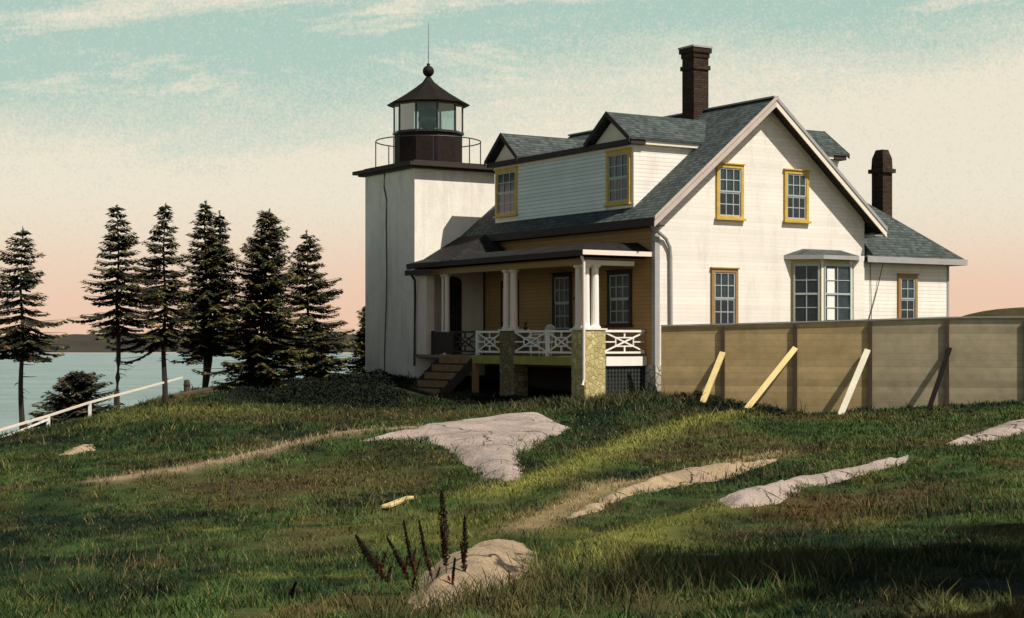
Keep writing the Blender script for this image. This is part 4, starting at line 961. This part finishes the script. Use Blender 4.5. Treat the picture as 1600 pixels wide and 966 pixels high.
# ------------------------------------------------------------------ dark seed stalks in the foreground
def stalk(label, base, tip, D, wide, seed, red=.2):
    rg = random.Random(seed); a, b = Vector(pz(*base, D)), Vector(pz(*tip, D - .25)); z = gz(a.x, a.y); a.z = min(z, a.z) - .03
    t = thing('seed_stalk', label, 'weed', (a.x, a.y, a.z), group='seed stalks in the foreground')
    L = (b - a).length; bend = Vector((rg.uniform(-.03, .03), 0, 0)); P = [a.lerp(b, k / 8) + bend * math.sin(math.pi * k / 8) for k in range(9)]
    MB().tube(P, [.0055 * (1 - .06 * k) for k in range(9)], 5).build('stem', M['stem'], t)
    V, Fc, Vr = [], [], []
    def seedlet(c, s, store):
        d = Vector((rg.gauss(0, 1), rg.gauss(0, 1), rg.gauss(.6, 1))).normalized() * s * 1.7; e = d.cross(Vector((rg.gauss(0, 1), rg.gauss(0, 1), 1))).normalized() * s * .6; g = d.cross(e).normalized() * s * .6
        store += [c + d, c + e, c + g, c - d, c - e, c - g]
    spikes = [(.42, 1.0, wide, 0)] + [(rg.uniform(.30, .6), 0, wide * .45, rg.choice((-1, 1))) for _ in range(3)]
    for s0, s1, w, sg in spikes:
        if sg == 0:
            for k in range(max(460, int(520 * wide / .03))):
                f = s0 + (1 - s0) * rg.random(); q = P[int(min(7, f * 8))].lerp(P[int(min(7, f * 8)) + 1], f * 8 - int(min(7, f * 8)))
                g = (f - s0) / (1 - s0); rr = w * (math.sin(math.pi * min(1, g * .8 + .18)) ** .8) * rg.random() ** .5 * (.55 + .45 * math.sin(f * 60) ** 2); an = rg.random() * 6.28
                seedlet(q + Vector((math.cos(an) * rr, math.sin(an) * rr, 0)), rg.uniform(.004, .008), Vr if (g < .35 and rg.random() < red) else V)
        else:
            i = int(s0 * 8); p0 = P[i]; d = Vector((sg * rg.uniform(.12, .3), rg.uniform(-.2, .2), 1)).normalized() * L * rg.uniform(.14, .22)
            for k in range(150):
                f = rg.random(); rr = w * rg.random() ** .5 * (1 - f * .6); an = rg.random() * 6.28
                seedlet(p0 + d * f + Vector((math.cos(an) * rr, math.sin(an) * rr, 0)), rg.uniform(.004, .007), Vr if rg.random() < red * .5 else V)
    base_f = np.array([(0, 1, 2), (0, 2, 4), (0, 4, 5), (0, 5, 1), (3, 2, 1), (3, 4, 2), (3, 5, 4), (3, 1, 5)])
    for nm, st, mt in (('seed_head', V, 'seed'), ('seed_husks', Vr, 'redseed')):
        if not st: continue
        n = len(st) // 6; fq = (base_f[None] + 6 * np.arange(n)[:, None, None]).reshape(-1, 3)
        np_mesh(nm, np.array([list(v) for v in st]) - np.array(list(a)), fq, M[mt], t)
stalk('seed stalk leaning furthest left with a heavy black head', (640, 945), (556, 836), 12.0, .048, 1, .12)
stalk('second seed stalk from the left, leaning over the grass with a forked head', (650, 945), (604, 838), 12.2, .028, 2, .2)
stalk('third seed stalk from the left, thin with reddish husks', (664, 945), (631, 814), 12.1, .021, 3, .25)
stalk('fourth seed stalk from the left, bowed, just left of the tallest', (690, 945), (655, 814), 12.0, .021, 4, .25)
stalk('tallest seed stalk with the broadest black head, before the boulder', (699, 945), (690, 766), 12.1, .046, 5, .1)
stalk('seed stalk just right of the tallest, upright with a narrow head', (716, 940), (726, 806), 12.3, .030, 6, .15)
stalk('shortest seed stalk at the boulder foot, with a red head', (708, 945), (711, 872), 11.9, .010, 7, .8)
stalk('small dark seed stalk standing alone left of the others at the bottom', (455, 950), (463, 908), 12.0, .014, 8, .0)

# ------------------------------------------------------------------ low junipers, near black to stand for the shade round tower, porch and fence
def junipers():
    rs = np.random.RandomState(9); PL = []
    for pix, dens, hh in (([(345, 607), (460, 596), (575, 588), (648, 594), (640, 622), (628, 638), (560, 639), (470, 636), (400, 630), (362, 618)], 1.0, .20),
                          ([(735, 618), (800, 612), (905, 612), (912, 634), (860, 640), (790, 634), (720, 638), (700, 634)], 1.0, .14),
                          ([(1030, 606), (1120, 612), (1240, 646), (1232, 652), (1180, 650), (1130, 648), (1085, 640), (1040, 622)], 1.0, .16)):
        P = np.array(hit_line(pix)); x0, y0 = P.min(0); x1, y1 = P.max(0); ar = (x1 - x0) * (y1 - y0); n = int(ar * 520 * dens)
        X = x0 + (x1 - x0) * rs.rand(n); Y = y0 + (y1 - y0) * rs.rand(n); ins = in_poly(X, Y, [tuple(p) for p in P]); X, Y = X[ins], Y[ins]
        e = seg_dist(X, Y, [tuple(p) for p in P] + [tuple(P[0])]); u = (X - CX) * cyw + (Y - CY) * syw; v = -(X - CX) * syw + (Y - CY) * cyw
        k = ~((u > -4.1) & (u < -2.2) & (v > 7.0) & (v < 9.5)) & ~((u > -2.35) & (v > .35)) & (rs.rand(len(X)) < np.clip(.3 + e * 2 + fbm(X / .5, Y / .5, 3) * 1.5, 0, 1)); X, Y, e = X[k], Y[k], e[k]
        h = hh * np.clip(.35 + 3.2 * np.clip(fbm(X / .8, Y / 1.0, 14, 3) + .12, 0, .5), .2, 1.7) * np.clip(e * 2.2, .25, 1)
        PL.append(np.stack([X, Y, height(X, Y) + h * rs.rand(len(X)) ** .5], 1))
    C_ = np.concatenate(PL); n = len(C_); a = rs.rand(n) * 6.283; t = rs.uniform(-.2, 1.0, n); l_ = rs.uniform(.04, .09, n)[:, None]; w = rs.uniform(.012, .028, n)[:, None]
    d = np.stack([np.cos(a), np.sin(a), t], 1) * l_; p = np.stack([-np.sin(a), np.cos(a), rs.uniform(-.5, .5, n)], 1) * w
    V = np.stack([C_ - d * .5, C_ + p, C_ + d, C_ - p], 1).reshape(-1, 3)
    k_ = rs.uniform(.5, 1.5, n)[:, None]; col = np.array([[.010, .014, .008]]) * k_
    o = np_mesh('ground_cover', V, np.arange(4 * n).reshape(n, 4), M['needles'], tint=np.repeat(col, 4, 0)); o['kind'] = 'stuff'; o['label'] = 'low juniper mat, shade painted into its near-black colour, at tower, porch and fence'; o['category'] = 'juniper'
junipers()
# ------------------------------------------------------------------ grass
def grass():
    rs = np.random.RandomState(5)
    N = 700000
    # even in the picture's rows: density falls with distance
    D = 9.5 + 56 * rs.rand(N * 2) ** 1.9; X = (rs.rand(N * 2) * 2 - 1) * (D * .38 + 1.2)
    k = rs.rand(N * 2) < np.clip(D / 26, .25, 1); D, X = D[k][:N], X[k][:N]
    ok = np.ones(len(D), bool)
    for P, h in ROCKS:
        A = np.array(P); bb = (X > A[:, 0].min()) & (X < A[:, 0].max()) & (D > A[:, 1].min()) & (D < A[:, 1].max())
        i = np.where(bb)[0]; ins = in_poly(X[i], D[i], P); dd = seg_dist(X[i], D[i], P + [P[0]]); creep = .10 + .9 * rs.rand(len(i)) ** 2 + np.clip(fbm(X[i] / .7, D[i] / 1.2, 55) * 4, 0, 2.0); ok[i[ins & (dd > creep)]] = False
    u = (X - CX) * cyw + (D - CY) * syw; v = -(X - CX) * syw + (D - CY) * cyw
    ok &= ~((u > -2.4) & (u < 13) & (v > -.02) & (v < 15)) & ~((u > -4.2) & (u < -2) & (v > 7.1) & (v < 9.4))
    ok &= ~((seg_dist(X, D, r1[1:]) < .34 * (.3 + 1.1 * rs.rand(len(X)))) & (rs.rand(len(X)) < .9)) & ~((seg_dist(X, D, r3[:4]) < .2 * (.3 + 1.1 * rs.rand(len(X)))) & (rs.rand(len(X)) < .8))
    X, D = X[ok], D[ok]
    # tall dry tufts and weeds here and there
    TX, TD, TH = [], [], []
    for px_, py_, m_, sx_, sy_, hh in ((775, 940, 600, .5, .35, .20), (715, 945, 300, .5, .3, .18), (1015, 905, 1500, .7, .9, .24), (1120, 900, 900, .7, .8, .2), (870, 930, 700, .5, .5, .22), (250, 880, 900, .9, 1.2, .18), (1240, 880, 900, .7, 1., .2), (1330, 700, 500, 1.2, 1.2, .22),
                                      (905, 634, 1500, 1.1, .8, .34), (985, 628, 1200, 1.3, .7, .30), (560, 800, 700, .8, 1.2, .2), (820, 700, 400, .8, 1., .25), (1450, 800, 900, .8, 1.2, .22), (400, 700, 500, 1.2, 1.5, .22), (1180, 745, 500, 1., 1., .22)):
        gx_, gd_ = ground_hit(px_, py_); q = rs.randn(m_, 2); TX.append(gx_ + q[:, 0] * sx_); TD.append(gd_ + q[:, 1] * sy_); TH.append(np.full(m_, hh))
    TX, TD, TH = np.concatenate(TX), np.concatenate(TD), np.concatenate(TH)
    nt = len(TX); X = np.concatenate([X, TX]); D = np.concatenate([D, TD]); u = (X - CX) * cyw + (D - CY) * syw; v = -(X - CX) * syw + (D - CY) * cyw; ok = np.ones(len(X), bool)
    ok[-nt:] = ~((u[-nt:] > -2.4) & (v[-nt:] > .3))
    X, D = X[ok], D[ok]; nt = int(ok[-nt:].sum()); TH = TH[ok[-len(TH):]]
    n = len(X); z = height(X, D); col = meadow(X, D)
    tall = fbm(X / 1.1, D / 1.6, 77); u = u[ok]; v = v[ok]
    Hh = (.03 + .03 * rs.rand(n) + np.clip(tall, 0, .4) * .12) * (1 + np.maximum(D - 22, 0) / 45)
    Hh *= np.where(rs.rand(n) < .02, 2.2, 1) * np.clip(1 + 2.2 * fbm(X / .22, D / .3, 91, 2), .4, 2.1)
    Hh *= np.where((v > -5) & (v < .1) & (u > -3) & (u < 1.5), 1.7, 1)
    Hh[-nt:] = TH * rs.uniform(.3, 1.05, nt)
    wd = np.maximum(.0045, D * .00030) * (.7 + .6 * rs.rand(n)); a = rs.rand(n) * 6.283; la = rs.rand(n) * 6.283; le = Hh * (.25 + .7 * rs.rand(n))
    dx, dy = np.cos(a) * wd, np.sin(a) * wd; lx, ly = np.cos(la) * le, np.sin(la) * le
    b = np.stack([X, D, z - .02], 1)
    V = np.zeros((n, 5, 3)); o = np.zeros(n)
    V[:, 0] = b + np.stack([-dx, -dy, o], 1); V[:, 1] = b + np.stack([dx, dy, o], 1)
    V[:, 2] = b + np.stack([dx * .7 + lx * .35, dy * .7 + ly * .35, Hh * .6], 1); V[:, 3] = b + np.stack([-dx * .7 + lx * .35, -dy * .7 + ly * .35, Hh * .6], 1)
    V[:, 4] = b + np.stack([lx, ly, Hh], 1)
    i = 5 * np.arange(n)[:, None]
    F3 = np.concatenate([i + np.array([0, 1, 2]), i + np.array([0, 2, 3]), i + np.array([3, 2, 4])], 0)
    br = (.55 + .9 * rs.rand(n))[:, None]; dry = (rs.rand(n) < .045)[:, None]
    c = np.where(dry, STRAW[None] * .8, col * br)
    k3 = rs.rand(nt) < .55; c[-nt:][k3] = np.array([.085, .072, .030]) * rs.uniform(.4, 1.5, k3.sum())[:, None]
    g = np_mesh('grass', V.reshape(-1, 3), F3, M['grassb'], tint=np.repeat(c, 5, 0)); g['kind'] = 'stuff'; g['label'] = 'rough mixed green and brown meadow grass'; g['category'] = 'grass'
grass()
